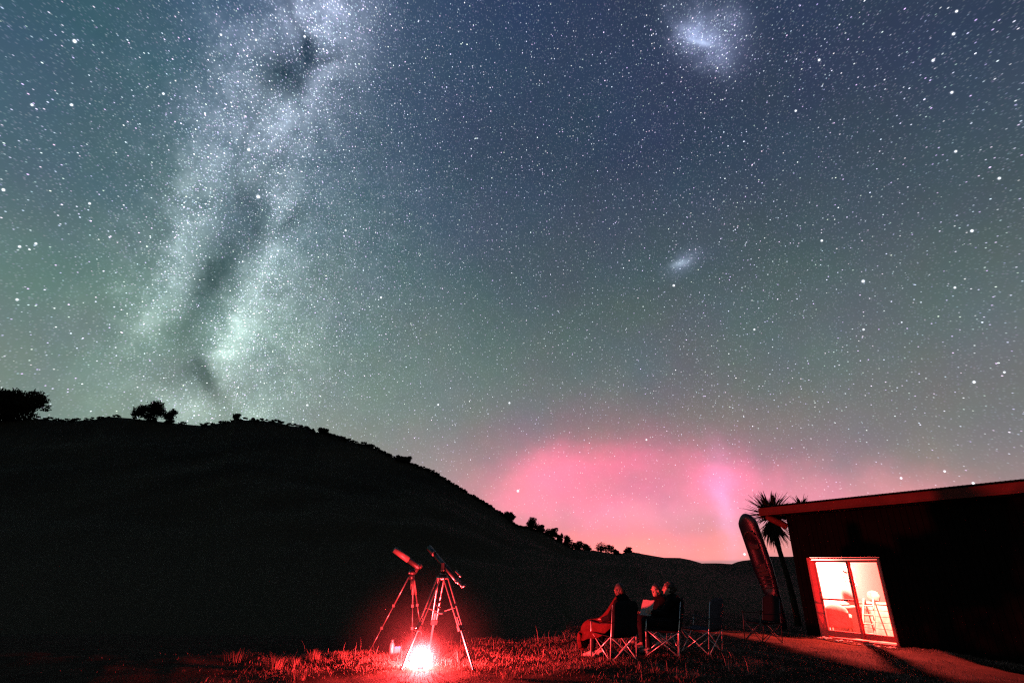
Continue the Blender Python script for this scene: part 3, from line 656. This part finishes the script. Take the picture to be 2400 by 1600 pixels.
def person(label, x, y, ang, k, pose):
    p = gp(x, y); t = thing('person', label, 'person', (x, y, p.z), ang)
    V = Vector; hip = V(pose.get('hip', (-.06, 0, .50))); ch = V(pose['chest']); nk = V(pose['neck']); hd = V(pose['head'])
    R = Euler((0, pose.get('nod', 0), pose.get('turn', 0)), 'XYZ').to_matrix()
    Rz = Matrix.Rotation(pose.get('turn', 0), 3, 'Z') @ Matrix.Rotation(pose.get('nod', 0), 3, 'Y')
    b = MB(); head_shape(b, hd, Rz, k); b.cap(nk, hd+Rz @ V((-.02, 0, -.06)), .058*k, .052*k)
    b.cap(hip, ch, .125, .13); b.cap(ch, nk+V((0, 0, -.05)), .12, .07)
    j = MB(); tr = MB(); sh = MB()
    j.cap(hip+V((0, 0, .02)), hip.lerp(ch, .55), .165, .165); j.cap(hip.lerp(ch, .5), ch+V((0, 0, .03)), .165, .15)
    j.tube([nk+V((0, 0, -.07)), nk+V((.0, 0, .035))], [.10, .075], 14)
    for s in (-1, 1):
        S_, E_, W_ = [V(q) for q in pose['armL' if s > 0 else 'armR']]
        b.cap(S_, E_, .048, .042); b.cap(E_, W_, .040, .028); hf, hn = pose['handL' if s > 0 else 'handR']; hand_shape(b, W_, hf, hn, k)
        j.cap(ch+V((0, s*.06, .06)), S_, .11, .085); j.cap(S_, E_, .078, .062); j.cap(E_, E_.lerp(W_, .93), .062, .045)
        Hp, K_, A_ = [V(q) for q in pose['legL' if s > 0 else 'legR']]
        b.cap(Hp, K_, .07, .05); b.cap(K_, A_, .05, .035); tr.cap(hip+V((0, s*.05, -.02)), Hp, .115, .10); tr.cap(Hp, K_, .10, .078); tr.cap(K_, A_+(K_-A_)*.12, .075, .056)
        fd = (V((K_.x-Hp.x, K_.y-Hp.y, 0)).normalized()); b.cap(A_, A_+fd*.12+V((0, 0, -.045)), .035, .028)
        sh.cap(A_+V((0, 0, .0)), A_+V((0, 0, -.045))-fd*.03, .048, .042); sh.cap(A_+V((0, 0, -.05))-fd*.03, A_+fd*.15+V((0, 0, -.056)), .040, .034); sh.ell(A_+fd*.10+V((0, 0, -.052)), (.07, .046, .034))
    fuse(b, 'body', M['skin'], t, .0075, 3); fuse(j, 'jacket', M[pose.get('jacket', 'jacket')], t, .013, 5); fuse(tr, 'trousers', M['trousers'], t, .013, 5); fuse(sh, 'shoes', M[pose.get('shoe', 'dshoe')], t, .010, 4)
    h = MB()
    def pt(x, y, z): return hd+Rz @ (V((x, y, z))*k)
    h.ell(pt(-.028, 0, .050), (.100*k, .088*k, .094*k), R=Rz); h.ell(pt(-.055, 0, -.01), (.066*k, .082*k, .09*k), R=Rz)
    if pose.get('long'):
        for s in (-1, 0, 1): h.cap(pt(-.06, s*.05, .0), pt(-.075, s*.06, -.17), .045*k, .03*k)
    if pose.get('bun'): h.ell(pt(-.12, 0, .02), (.04*k, .042*k, .05*k))
    fuse(h, 'hair', M['hair'], t, .009, 2)
    if pose.get('locks'):
        g = MB(); rr = random.Random(4)
        for _ in range(46):
            az = rr.uniform(-2.6, 2.6)+math.pi; pts = []
            for q in range(6):
                el = 1.35-q*(.34+.06*rr.random()); pts.append(pt(-.028+.103*math.cos(el)*math.cos(az)*1.0, .091*math.cos(el)*math.sin(az), .05+.097*math.sin(el)-(.012*q if pose.get('long') else 0))); az += rr.uniform(-.12, .12)
            g.tube(pts, [.004, .006, .006, .006, .005, .003], 5)
        g.build('hair_locks', M['locks'], t, True)
    if pose.get('hood'):
        g = MB(); g.ell(pt(-.08, 0, -.11), (.09*k, .13*k, .07*k), R=Rz); fuse(g, 'hood', M['jacket'], t, .012, 5)
    for s in (-1, 1): MB().ell(pt(.073, s*.032, .008), (.011*k, .013*k, .010*k), 10, 6).build('eye', M['paper'], t, True)
    if pose.get('band'):
        MB().tube([pt(.095*math.cos(a)*1.06-.022, .088*math.sin(a)*1.05, .052+.012*math.sin(a)) for a in np.linspace(0, 6.283, 25)], .010*k, 6).build('headlamp_strap', M['canvasgrey'], t, True)
    if pose.get('glasses'):
        for s in (-1, 1): MB().tube([pt(.098+.0*a, s*.034+.022*math.cos(a), .006+.018*math.sin(a)) for a in np.linspace(0, 6.283, 15)], .0028, 6).build('spectacle_rim', M['alu'], t, True)
    return t
# wrapped person, turned away towards the lamp
person('person wrapped in a blanket, back to the camera, facing the lamp', *PA, AA+.44, 1.0, dict(hip=(-.10, 0, .52), chest=(-.20, 0, .82), neck=(-.17, 0, .97), head=(-.12, 0, 1.09), turn=-.62, nod=.12, long=True, hood=True, locks=True, shoe='shoe',
    armL=((-.17, .19, .90), (-.05, .29, .68), (.12, .24, .64)), armR=((-.17, -.19, .90), (-.05, -.27, .68), (.12, -.14, .62)), handL=((1, -.5, 0), (0, 0, -1)), handR=((1, .5, 0), (0, 0, -1)),
    legL=((-.06, .11, .52), (.36, .15, .55), (.42, .16, .10)), legR=((-.06, -.11, .52), (.36, -.12, .55), (.40, -.15, .10))))
C = dict(hip=(-.10, 0, .52), chest=(-.17, 0, .83), neck=(-.14, 0, .985), head=(-.09, 0, 1.10), turn=.1, nod=-.12, bun=True, locks=True, glasses=True, band=True,
    armL=((-.14, .19, .91), (.04, .25, .70), (.24, .13, .70)), armR=((-.14, -.19, .91), (.04, -.25, .70), (.24, -.10, .69)), handL=((.9, -.2, .2), (0, -1, 0)), handR=((.9, .2, .15), (0, 1, 0)),
    legL=((-.04, .10, .52), (.38, .13, .54), (.36, .14, .10)), legR=((-.04, -.10, .52), (.40, -.11, .54), (.44, -.13, .10)))
person('person in dark jacket and spectacles in profile, reading a paper', *PC, AC, 1.0, C)
B = dict(C); B.update(locks=False, turn=.55, nod=.05, bun=False, glasses=False, band=False, long=True, head=(-.05, 0, 1.03), neck=(-.12, 0, .93), chest=(-.16, 0, .79), armL=((-.13, .17, .86), (.0, .25, .64), (.22, .12, .60)), armR=((-.13, -.17, .86), (.0, -.25, .64), (.22, -.12, .60)))
person('person with lit face and dark clothes sitting behind the reader', *PB, AB, .95, B)
# blanket over the lap of the wrapped person
t = thing('blanket', 'dull red blanket draped over the lap and knees of the wrapped person', 'blanket', gp(*PA), AA+.44)
prof = [(-.16, 1.02), (-.10, .95), (.0, .84), (.10, .74), (.22, .645), (.34, .625), (.44, .61), (.505, .56), (.535, .47), (.55, .36), (.56, .25), (.555, .16)]
P = []
for i, (x, z) in enumerate(prof):
    row = []
    for j in range(25):
        v = j/24*2-1; a = abs(v); wv = .30+.03*math.sin(i*.9); yy = v*wv*1.15; drop = max(0, a-.62)**1.1*(.95 if i < 8 else .10); xx = x
        fold = .018*math.sin(v*17+i*.55)+.012*math.sin(v*31-i*.8); dip = -.05*math.cos(v*math.pi*1.0)*(1 if 3 < i < 7 else .35)*(1-a)
        if i >= 7: xx += fold*1.6+.025*math.sin(v*9)-.05*math.cos(v*4.2)
        if a > .62: yy = math.copysign(.62*wv*1.15+(a-.62)*wv*.45, v)+fold
        row.append((xx+(fold if i < 7 else 0), yy, z+dip+fold*(1 if i < 7 else 0)-drop+(.06*math.sin(v*6+1) if i == len(prof)-1 else 0)))
    P.append(row)
o = MB().grid(P).build('cloth', M['blanket'], t, True); sd = o.modifiers.new('thick', 'SOLIDIFY'); sd.thickness = .012; o.modifiers.new('sub', 'SUBSURF').render_levels = 1
# paper
pt_ = thing('paper', 'bright folded paper held up by the reader', 'paper', gp(*PC)+Matrix.Rotation(AC, 3, 'Z') @ Vector((.37, .02, .64)), AC+.85)
P = [[(-.01+.03*abs(j-4)/4-.13*(i/6), (j-4)/4*.15, i/6*.26+.004*math.sin(j)) for j in range(9)] for i in range(7)]
o = MB().grid(P).build('sheet', M['paper'], pt_); sd = o.modifiers.new('thick', 'SOLIDIFY'); sd.thickness = .002

# ------------------------------------------------------------------ telescopes
# nearer refractor on a twin-strut aluminium tripod
T2 = Vector((-1.22, 10.40, 0)); T2.z = float(gz(T2.x, T2.y)); apex = Vector((0, 0, 1.30))
tri = thing('tripod', 'nearer aluminium tripod with twin-strut legs standing over the lamp', 'tripod', T2)
feet = [gp(-1.755, 9.90)-T2, gp(-1.49, 11.02)-T2, gp(-.605, 9.80)-T2]
MB().tube([(0, 0, 1.27), (0, 0, 1.345)], [.075, .085], 18).build('hub', M['black'], tri, True)
MB().tube([(0, 0, 1.345), (0, 0, 1.375)], [.06, .05], 18).build('collar', M['alu'], tri, True)
for f in feet:
    dh = Vector((f.x, f.y, 0)).normalized(); sd = Vector((-dh.y, dh.x, 0)); top = apex+dh*.085; kn = top.lerp(f, .56)
    lg = thing_leg = MB().bar(top+sd*.05, kn+sd*.042, .022, .026).bar(top-sd*.05, kn-sd*.042, .022, .026).build('leg', M['alu'], tri)
    bevel(lg, .004)
    MB().bar(top.lerp(kn, .97), top.lerp(kn, 1.07), .115, .05).build('clamp', M['black'], lg)
    bevel(MB().bar(top.lerp(kn, .80), f+Vector((0, 0, .01)), .034, .026).build('lower_leg', M['dalu'], lg), .004)
    MB().tube([kn+dh*.02, kn+dh*.075], .016, 8).build('clamp_knob', M['alu'], lg, True)
    MB().tube([top-sd*.07, top+sd*.07], .018, 8).build('hinge', M['alu'], lg, True)
    MB().ell(f+Vector((0, 0, .012)), (.022, .022, .025), 10, 6).build('foot', M['black'], lg, True)
    tp = top.lerp(kn, .62); c0 = Vector((dh.x*.10, dh.y*.10, tp.z-.06)); bevel(MB().bar(tp, c0, .028, .010).build('spreader_arm', M['alu'], tri), .002)
MB().tube([(0, 0, .735), (0, 0, .752)], [.13, .13], 3).build('accessory_tray', M['dalu'], tri)
sc = thing('telescope', 'nearer black refracting telescope pointing up to the left', 'telescope', T2)
MB().tube([(0, 0, 1.376), (0, 0, 1.43)], .045, 16).build('mount_base', M['black'], sc, True)
for s in (-1, 1): bevel(MB().box((0, s*.075, 1.48), (.06, .016, .14)).build('fork_arm', M['black'], sc))
MB().box((0, 0, 1.424), (.07, .17, .016)).build('fork_bridge', M['alu'], sc); MB().tube([(.04, .0, 1.44), (.11, -.02, 1.432)], [.014, .014], 10).build('slow_motion_knob', M['alu'], sc, True)
tdir = (at(1019, 1284, 10.75)-at(1090, 1366, 10.15)).normalized(); tc0 = Vector((0.02, 0, 1.50))
tube = MB().tube([tc0-tdir*.40, tc0+tdir*.36], .039, 24).build('optical_tube', M['tubeblack'], sc, True)
MB().tube([tc0+tdir*.34, tc0+tdir*.36, tc0+tdir*.56], [.041, .048, .048], 24).build('dew_shield', M['tubeblack'], sc, True)
MB().tube([tc0+tdir*.355, tc0+tdir*.372], .0495, 24).build('trim_ring', M['alu'], sc, True)
MB().tube([tc0-tdir*.40, tc0-tdir*.44, tc0-tdir*.50], [.046, .034, .030], 20).build('focuser', M['alu'], sc, True)
MB().tube([tc0-tdir*.50, tc0-tdir*.58], .018, 14).build('drawtube', M['alu'], sc, True)
sdv = tdir.cross(Vector((0, 0, 1))).normalized(); upv = sdv.cross(tdir)
MB().tube([tc0-tdir*.46-sdv*.06, tc0-tdir*.46+sdv*.06], .016, 10).build('focus_knob', M['alu'], sc, True)
MB().tube([tc0-tdir*.58, tc0-tdir*.61], .022, 12).build('diagonal', M['black'], sc, True); MB().tube([tc0-tdir*.60, tc0-tdir*.60-sdv*.02+Vector((.07, 0, .035))], [.018, .015], 12).build('eyepiece', M['alu'], sc, True)
MB().tube([tc0-tdir*.47+upv*.105, tc0-tdir*.31+upv*.105], [.015, .02], 12).build('finder_scope', M['alu'], sc, True); MB().tube([tc0-tdir*.39+upv*.04, tc0-tdir*.39+upv*.095], .010, 8).build('finder_bracket', M['alu'], sc)
# farther smart telescope on a thin tripod
T1 = Vector((-2.04, 11.75, 0)); T1.z = float(gz(T1.x, T1.y))
tri = thing('tripod', 'farther thin three-section tripod with one leg splayed left', 'tripod', T1)
feet = [gp(-2.70, 11.72)-T1, gp(-1.88, 11.62)-T1, gp(-1.78, 12.35)-T1]; apex = Vector((.03, .08, 1.27))
MB().tube([apex+Vector((0, 0, -.05)), apex+Vector((0, 0, .05))], [.05, .06], 16).build('hub', M['black'], tri, True)
MB().tube([apex+Vector((0, 0, -.22)), apex+Vector((0, 0, .0))], .016, 12).build('centre_post', M['dalu'], tri, True)
for i, f in enumerate(feet):
    dh = Vector((f.x-apex.x, f.y-apex.y, 0)).normalized(); top = apex+dh*.06+Vector((0, 0, .0)); a, b_ = top.lerp(f, .40), top.lerp(f, .70)
    lg = MB().tube([top, a], .015, 12).build('leg', M['alu'] if i != 1 else M['dalu'], tri, True)
    MB().tube([a-(f-top)*.01, b_], .0115, 10).build('middle_section', M['alu'] if i != 1 else M['dalu'], lg, True); MB().tube([b_, f], .0085, 10).build('lower_section', M['alu'] if i != 1 else M['dalu'], lg, True)
    for q in (a, b_): MB().box(q, (.045, .04, .05)).build('flip_lock', M['dalu'], lg)
    if i: MB().tube([top.lerp(a, .12), top.lerp(a, .62)], .024, 14).build('foam_grip', M['shield'], lg, True)
    MB().ell(f+Vector((0, 0, .012)), (.016, .016, .02), 8, 6).build('foot', M['black'], lg, True)
sc = thing('telescope', 'farther single-arm telescope with pale dew shield pointing up left', 'telescope', T1)
tp = apex+Vector((0, 0, .05))
MB().tube([tp, tp+Vector((0, 0, .03)), tp+Vector((0, 0, .06))], [.075, .08, .06], 20).build('mount_base', M['tubegrey'], sc, True)
P0 = at(924, 1287, 11.55)-T1; P1 = at(981, 1329, 11.75)-T1; ud = (P0-P1).normalized(); mid = P1.lerp(P0, .42)
fuse(MB().cap(tp+Vector((-.02, .02, .05)), tp+Vector((.06, .05, .06)), .042, .045).cap(tp+Vector((.06, .05, .06)), tp+Vector((.10, .06, .13)), .045, .038).cap(tp+Vector((.10, .06, .13)), P1+ud*.02+Vector((.03, .08, .01)), .040, .055), 'fork_arm', M['tubegrey'], sc, .008, 5)
MB().tube([P1-ud*.02, P1, P1+ud*.02, mid], [.04, .049, .051, .051], 26).build('optical_tube', M['tubegrey'], sc, True)
MB().tube([mid, mid+ud*.002, P0], [.051, .058, .058], 26).build('dew_shield', M['shield'], sc, True)
MB().tube([P1+ud*.03, P1+ud*.055], .053, 26).build('trim_ring', M['alu'], sc, True)
MB().tube([tp+Vector((-.035, -.05, .03)), tp+Vector((-.045, -.085, .03))], .018, 12).build('power_button', M['alu'], sc, True)

# ------------------------------------------------------------------ lamp, bottle, power pack
LP = gp(-1.47, 10.02)
lamp = thing('lantern', 'glowing round red lantern on the grass under the nearer tripod', 'lantern', LP)
MB().tube([(0, 0, 0), (0, 0, .02), (0, 0, .045)], [.05, .045, .04], 20).build('base', M['black'], lamp, True)
MB().ell((0, 0, .145), (.095, .095, .105), 20, 12).build('globe', emis('lantern_glow', LR, 60, True), lamp, True)
MB().tube([(0, 0, .248), (0, 0, .265)], [.02, .015], 14).build('cap', M['black'], lamp, True)
li = bpy.data.lights.new('lantern_light', 'POINT'); li.energy = 4*math.pi*380; li.color = LR; li.shadow_soft_size = .07
lo = bpy.data.objects.new('lantern_light', li); COL.objects.link(lo); lo.parent = lamp; lo.location = (0, 0, .15)
q = gp(-2.18, 11.20); t = thing('bottle', 'small steel bottle standing in the grass left of the lantern', 'bottle', q)
MB().tube([(0, 0, 0), (0, 0, .01), (0, 0, .16), (0, 0, .19), (0, 0, .205)], [.04, .044, .044, .03, .024], 18).build('body', M['bottle'], t, True); MB().tube([(0, 0, .205), (0, 0, .245)], .03, 16).build('cap', M['alu'], t, True)
q = gp(-2.09, 11.24); t = thing('power_pack', 'small black power pack with two violet lights beside the bottle', 'power pack', q, .3)
bevel(MB().box((0, 0, .065), (.13, .07, .13)).build('case', M['black'], t), .01)
for x in (-.025, .035): MB().tube([(x, -.036, .105), (x, -.044, .105)], .011, 10).build('indicator_light', emis('violet_led', (.25, .06, 1), 9), t)

# ------------------------------------------------------------------ grass, stones
def blades(n, region, hmin, hmax, wid, maskf, lean=.5, seed=1):
    g = np.random.default_rng(seed); x = g.uniform(region[0], region[1], n*3); y = g.uniform(region[2], region[3], n*3)
    keep = g.random(n*3) < maskf(x, y); x, y = x[keep][:n], y[keep][:n]; n = len(x)
    h = g.uniform(hmin, hmax, n)*(.6+.8*g.random(n)); a = g.uniform(0, 6.283, n); la = g.uniform(0, 6.283, n); lm = g.random(n)*lean
    z = gz(x, y)-.01; w = wid*(.6+.8*g.random(n)); cx, cy = np.cos(a)*w, np.sin(a)*w; ox, oy = np.cos(la)*lm*h, np.sin(la)*lm*h
    v = np.zeros((n, 5, 3))
    v[:, 0] = np.stack([x-cx, y-cy, z], -1); v[:, 1] = np.stack([x+cx, y+cy, z], -1)
    v[:, 2] = np.stack([x-cx*.7+ox*.35, y-cy*.7+oy*.35, z+h*.6], -1); v[:, 3] = np.stack([x+cx*.7+ox*.35, y+cy*.7+oy*.35, z+h*.6], -1); v[:, 4] = np.stack([x+ox, y+oy, z+h], -1)
    b = np.arange(n)[:, None]*5; return v.reshape(-1, 3), np.concatenate([b+[0, 1, 3], b+[0, 3, 2], b+[2, 3, 4]], 0)
def tri_obj(name, parts, m):
    V_, F_, o = [], [], 0
    for v, f in parts: V_.append(v); F_.append(f+o); o += len(v)
    v = np.concatenate(V_); f = np.concatenate(F_); me = bpy.data.meshes.new(name); me.vertices.add(len(v)); me.vertices.foreach_set('co', v.ravel().astype(np.float32))
    me.loops.add(f.size); me.loops.foreach_set('vertex_index', f.ravel().astype(np.int32)); me.polygons.add(len(f)); me.polygons.foreach_set('loop_start', np.arange(0, f.size, 3, dtype=np.int32)); me.polygons.foreach_set('loop_total', np.full(len(f), 3, np.int32))
    me.materials.append(m); me.update(calc_edges=True); return link(name, me)
def clump(x, y, s=1.0, ph=0.0): return .5+.5*np.sin(2.1*s*x+1.3*np.sin(1.7*s*y+ph)+ph)*np.sin(1.9*s*y+1.1*np.sin(2.3*s*x+ph))
def mask(x, y):
    m = .05+.95*clump(x, y)**1.6*(.2+.8*clump(x, y, 3.3, 2.0)); m = m*(.03+.97*sst(-5.0, -2.4, x)); m = m*(.25+.75*sst(9.3, 10.2, y+.35*np.sin(3*x)))
    m = np.maximum(m, .9*np.exp(-((y-11.05+.12*np.sin(2.3*x))/.42)**2)*sst(-4.3, -3.3, x)*(x < -.9)*(.4+.6*clump(x, y, 3.3, 2.0)))
    m = m*(1-.93*sst(12.6, 16.8, y))
    r = np.hypot(x+1.47, y-10.0); return np.where(r < .16, 0, m)
R0 = (-7.5, 9.0, 8.3, 17.0)
def rim(x, y):
    u = (x-SO.x)*SU.x+(y-SO.y)*SU.y; q_ = (x-SO.x)*SN.x+(y-SO.y)*SN.y; return (np.exp(-((q_-.28)/.14)**2)*.5+np.exp(-((q_-.62)/.26)**2)*sst(1.2, 3.0, u))*(q_ > .05)
tag(tri_obj('grass', [blades(105000, R0, .015, .045, .004, mask, 1.2, 1), blades(30000, (-5, 4.5, 8.3, 12.6), .025, .065, .0035, mask, 1.0, 2), blades(60000, (7, 12.5, 9.5, 18.5), .02, .06, .004, rim, 1, 8)], M['grass']), 'short rough grass over the terrace', 'grass', kind='stuff')
tag(tri_obj('dry_grass', [blades(9000, R0, .03, .08, .003, lambda x, y: mask(x, y)*.7, 1.0, 3), blades(500, (-5.5, 4, 8.5, 13.5), .10, .24, .0028, lambda x, y: mask(x, y), .5, 4)], M['straw']), 'dry pale grass stalks among the short grass', 'grass', kind='stuff')
def tuss(px_, py_, n, h, seed, lab):
    c = None
    for Yt in np.arange(8.5, 14, .02):
        p_ = at(px_, py_, Yt)
        if p_.z <= gz(p_.x, p_.y): c = p_; break
    if c is None: c = at(px_, py_, 12); 
    g = random.Random(seed); t_ = thing('grass_tussock', lab, 'tussock', (c.x, c.y, float(gz(c.x, c.y))), 0, 'grass tussocks left of the lantern'); mb = MB()
    for _ in range(n):
        a = g.uniform(0, 6.28); r = g.random()**.7*h*.7; d = Vector((math.cos(a), math.sin(a), 0)); l = h*g.uniform(.5, 1.1); ln = g.uniform(.1, .9); s_ = Vector((-d.y, d.x, 0))*.0032; b0 = d*r*1.25
        mb.add([b0-s_, b0+s_, b0+d*l*ln*.35+Vector((0, 0, l*.65))+s_*.8, b0+d*l*ln*.35+Vector((0, 0, l*.65))-s_*.8, b0+d*l*ln+Vector((0, 0, l*.92))], [(0, 1, 2, 3), (3, 2, 4)])
    mb.build('blades', M['grass'], t_)
for i, (a, b_, n, h, lab) in enumerate([(640, 1566, 200, .20, 'thick bright tussock standing alone left of the grass band'), (552, 1550, 45, .22, 'thin straggly tussock, leftmost of the lit tussocks'), (690, 1556, 50, .14, 'small tussock just right of the thick bright one'),
        (735, 1545, 110, .17, 'tussock at the left end of the bright grass band'), (700, 1592, 60, .12, 'dim tussock at the bottom edge left of the lantern'), (1195, 1590, 90, .16, 'tussock at the bottom edge right of the nearer tripod'), (800, 1542, 90, .13, 'tussock inside the bright grass band near the splayed leg')]):
    tuss(a, b_, n, h, i, lab)
rnd = random.Random(11)
mb = MB()
for k in range(70):
    x_ = rnd.uniform(.1, 3.2); y_ = -.22-rnd.random()*.25; p_ = shw(x_, y_, 0); s_ = rnd.uniform(.015, .04); mb.ell((p_.x, p_.y, float(gz(p_.x, p_.y))+s_*.3), (s_*1.3, s_, s_*.8), 7, 5)
tag(mb.build('gravel', M['stone'], None), 'loose gravel along the foot of the lit door', 'gravel', kind='stuff')

# ------------------------------------------------------------------ added scattering volume that stands for the lantern's glare
hz = MB().box((LP.x+.1, LP.y+.6, 1.05), (5.0, 5.0, 2.9)).build('glare_volume', None)
hm = bpy.data.materials.new('glare_volume'); hm.use_nodes = True; t = hm.node_tree; t.nodes.remove(t.nodes['Principled BSDF'])
pv = t.nodes.new('ShaderNodeVolumePrincipled'); pv.inputs['Color'].default_value = (1, 1, 1, 1); pv.inputs['Anisotropy'].default_value = 0
co = t.nodes.new('ShaderNodeTexCoord'); vs = t.nodes.new('ShaderNodeVectorMath'); vs.operation = 'SUBTRACT'; vs.inputs[1].default_value = (LP.x, LP.y, LP.z+.14)
t.links.new(co.outputs['Object'], vs.inputs[0]); ln = t.nodes.new('ShaderNodeVectorMath'); ln.operation = 'LENGTH'; t.links.new(vs.outputs[0], ln.inputs[0])
mrg = t.nodes.new('ShaderNodeMapRange'); mrg.inputs[1].default_value = 0; mrg.inputs[2].default_value = 1.5; mrg.inputs[3].default_value = 1; mrg.inputs[4].default_value = 0; t.links.new(ln.outputs['Value'], mrg.inputs[0])
pw = t.nodes.new('ShaderNodeMath'); pw.operation = 'POWER'; pw.inputs[1].default_value = 1.6; t.links.new(mrg.outputs[0], pw.inputs[0])
nz = t.nodes.new('ShaderNodeTexNoise'); nz.inputs['Scale'].default_value = 2.2; t.links.new(co.outputs['Object'], nz.inputs['Vector'])
mu = t.nodes.new('ShaderNodeMath'); mu.operation = 'MULTIPLY'; t.links.new(pw.outputs[0], mu.inputs[0]); t.links.new(nz.outputs['Fac'], mu.inputs[1])
m2 = t.nodes.new('ShaderNodeMath'); m2.operation = 'MULTIPLY'; m2.inputs[1].default_value = .0165; t.links.new(mu.outputs[0], m2.inputs[0]); 
m3 = t.nodes.new('ShaderNodeMath'); m3.operation = 'MULTIPLY'; t.links.new(ln.outputs['Value'], m3.inputs[0]); t.links.new(ln.outputs['Value'], m3.inputs[1])
m4 = t.nodes.new('ShaderNodeMath'); m4.operation = 'MULTIPLY'; m4.inputs[1].default_value = 1/.20**2; t.links.new(m3.outputs[0], m4.inputs[0])
m5 = t.nodes.new('ShaderNodeMath'); m5.operation = 'POWER'; m5.inputs[0].default_value = .3679; t.links.new(m4.outputs[0], m5.inputs[1])
m6 = t.nodes.new('ShaderNodeMath'); m6.operation = 'MULTIPLY_ADD'; m6.inputs[1].default_value = .22; t.links.new(m5.outputs[0], m6.inputs[0]); t.links.new(m2.outputs[0], m6.inputs[2]); t.links.new(m6.outputs[0], pv.inputs['Density'])
t.links.new(pv.outputs[0], t.nodes['Material Output'].inputs['Volume']); hz.data.materials.append(hm)
tag(hz, 'glow volume added round the lantern to stand for its glare', 'glare_volume', kind='stuff')
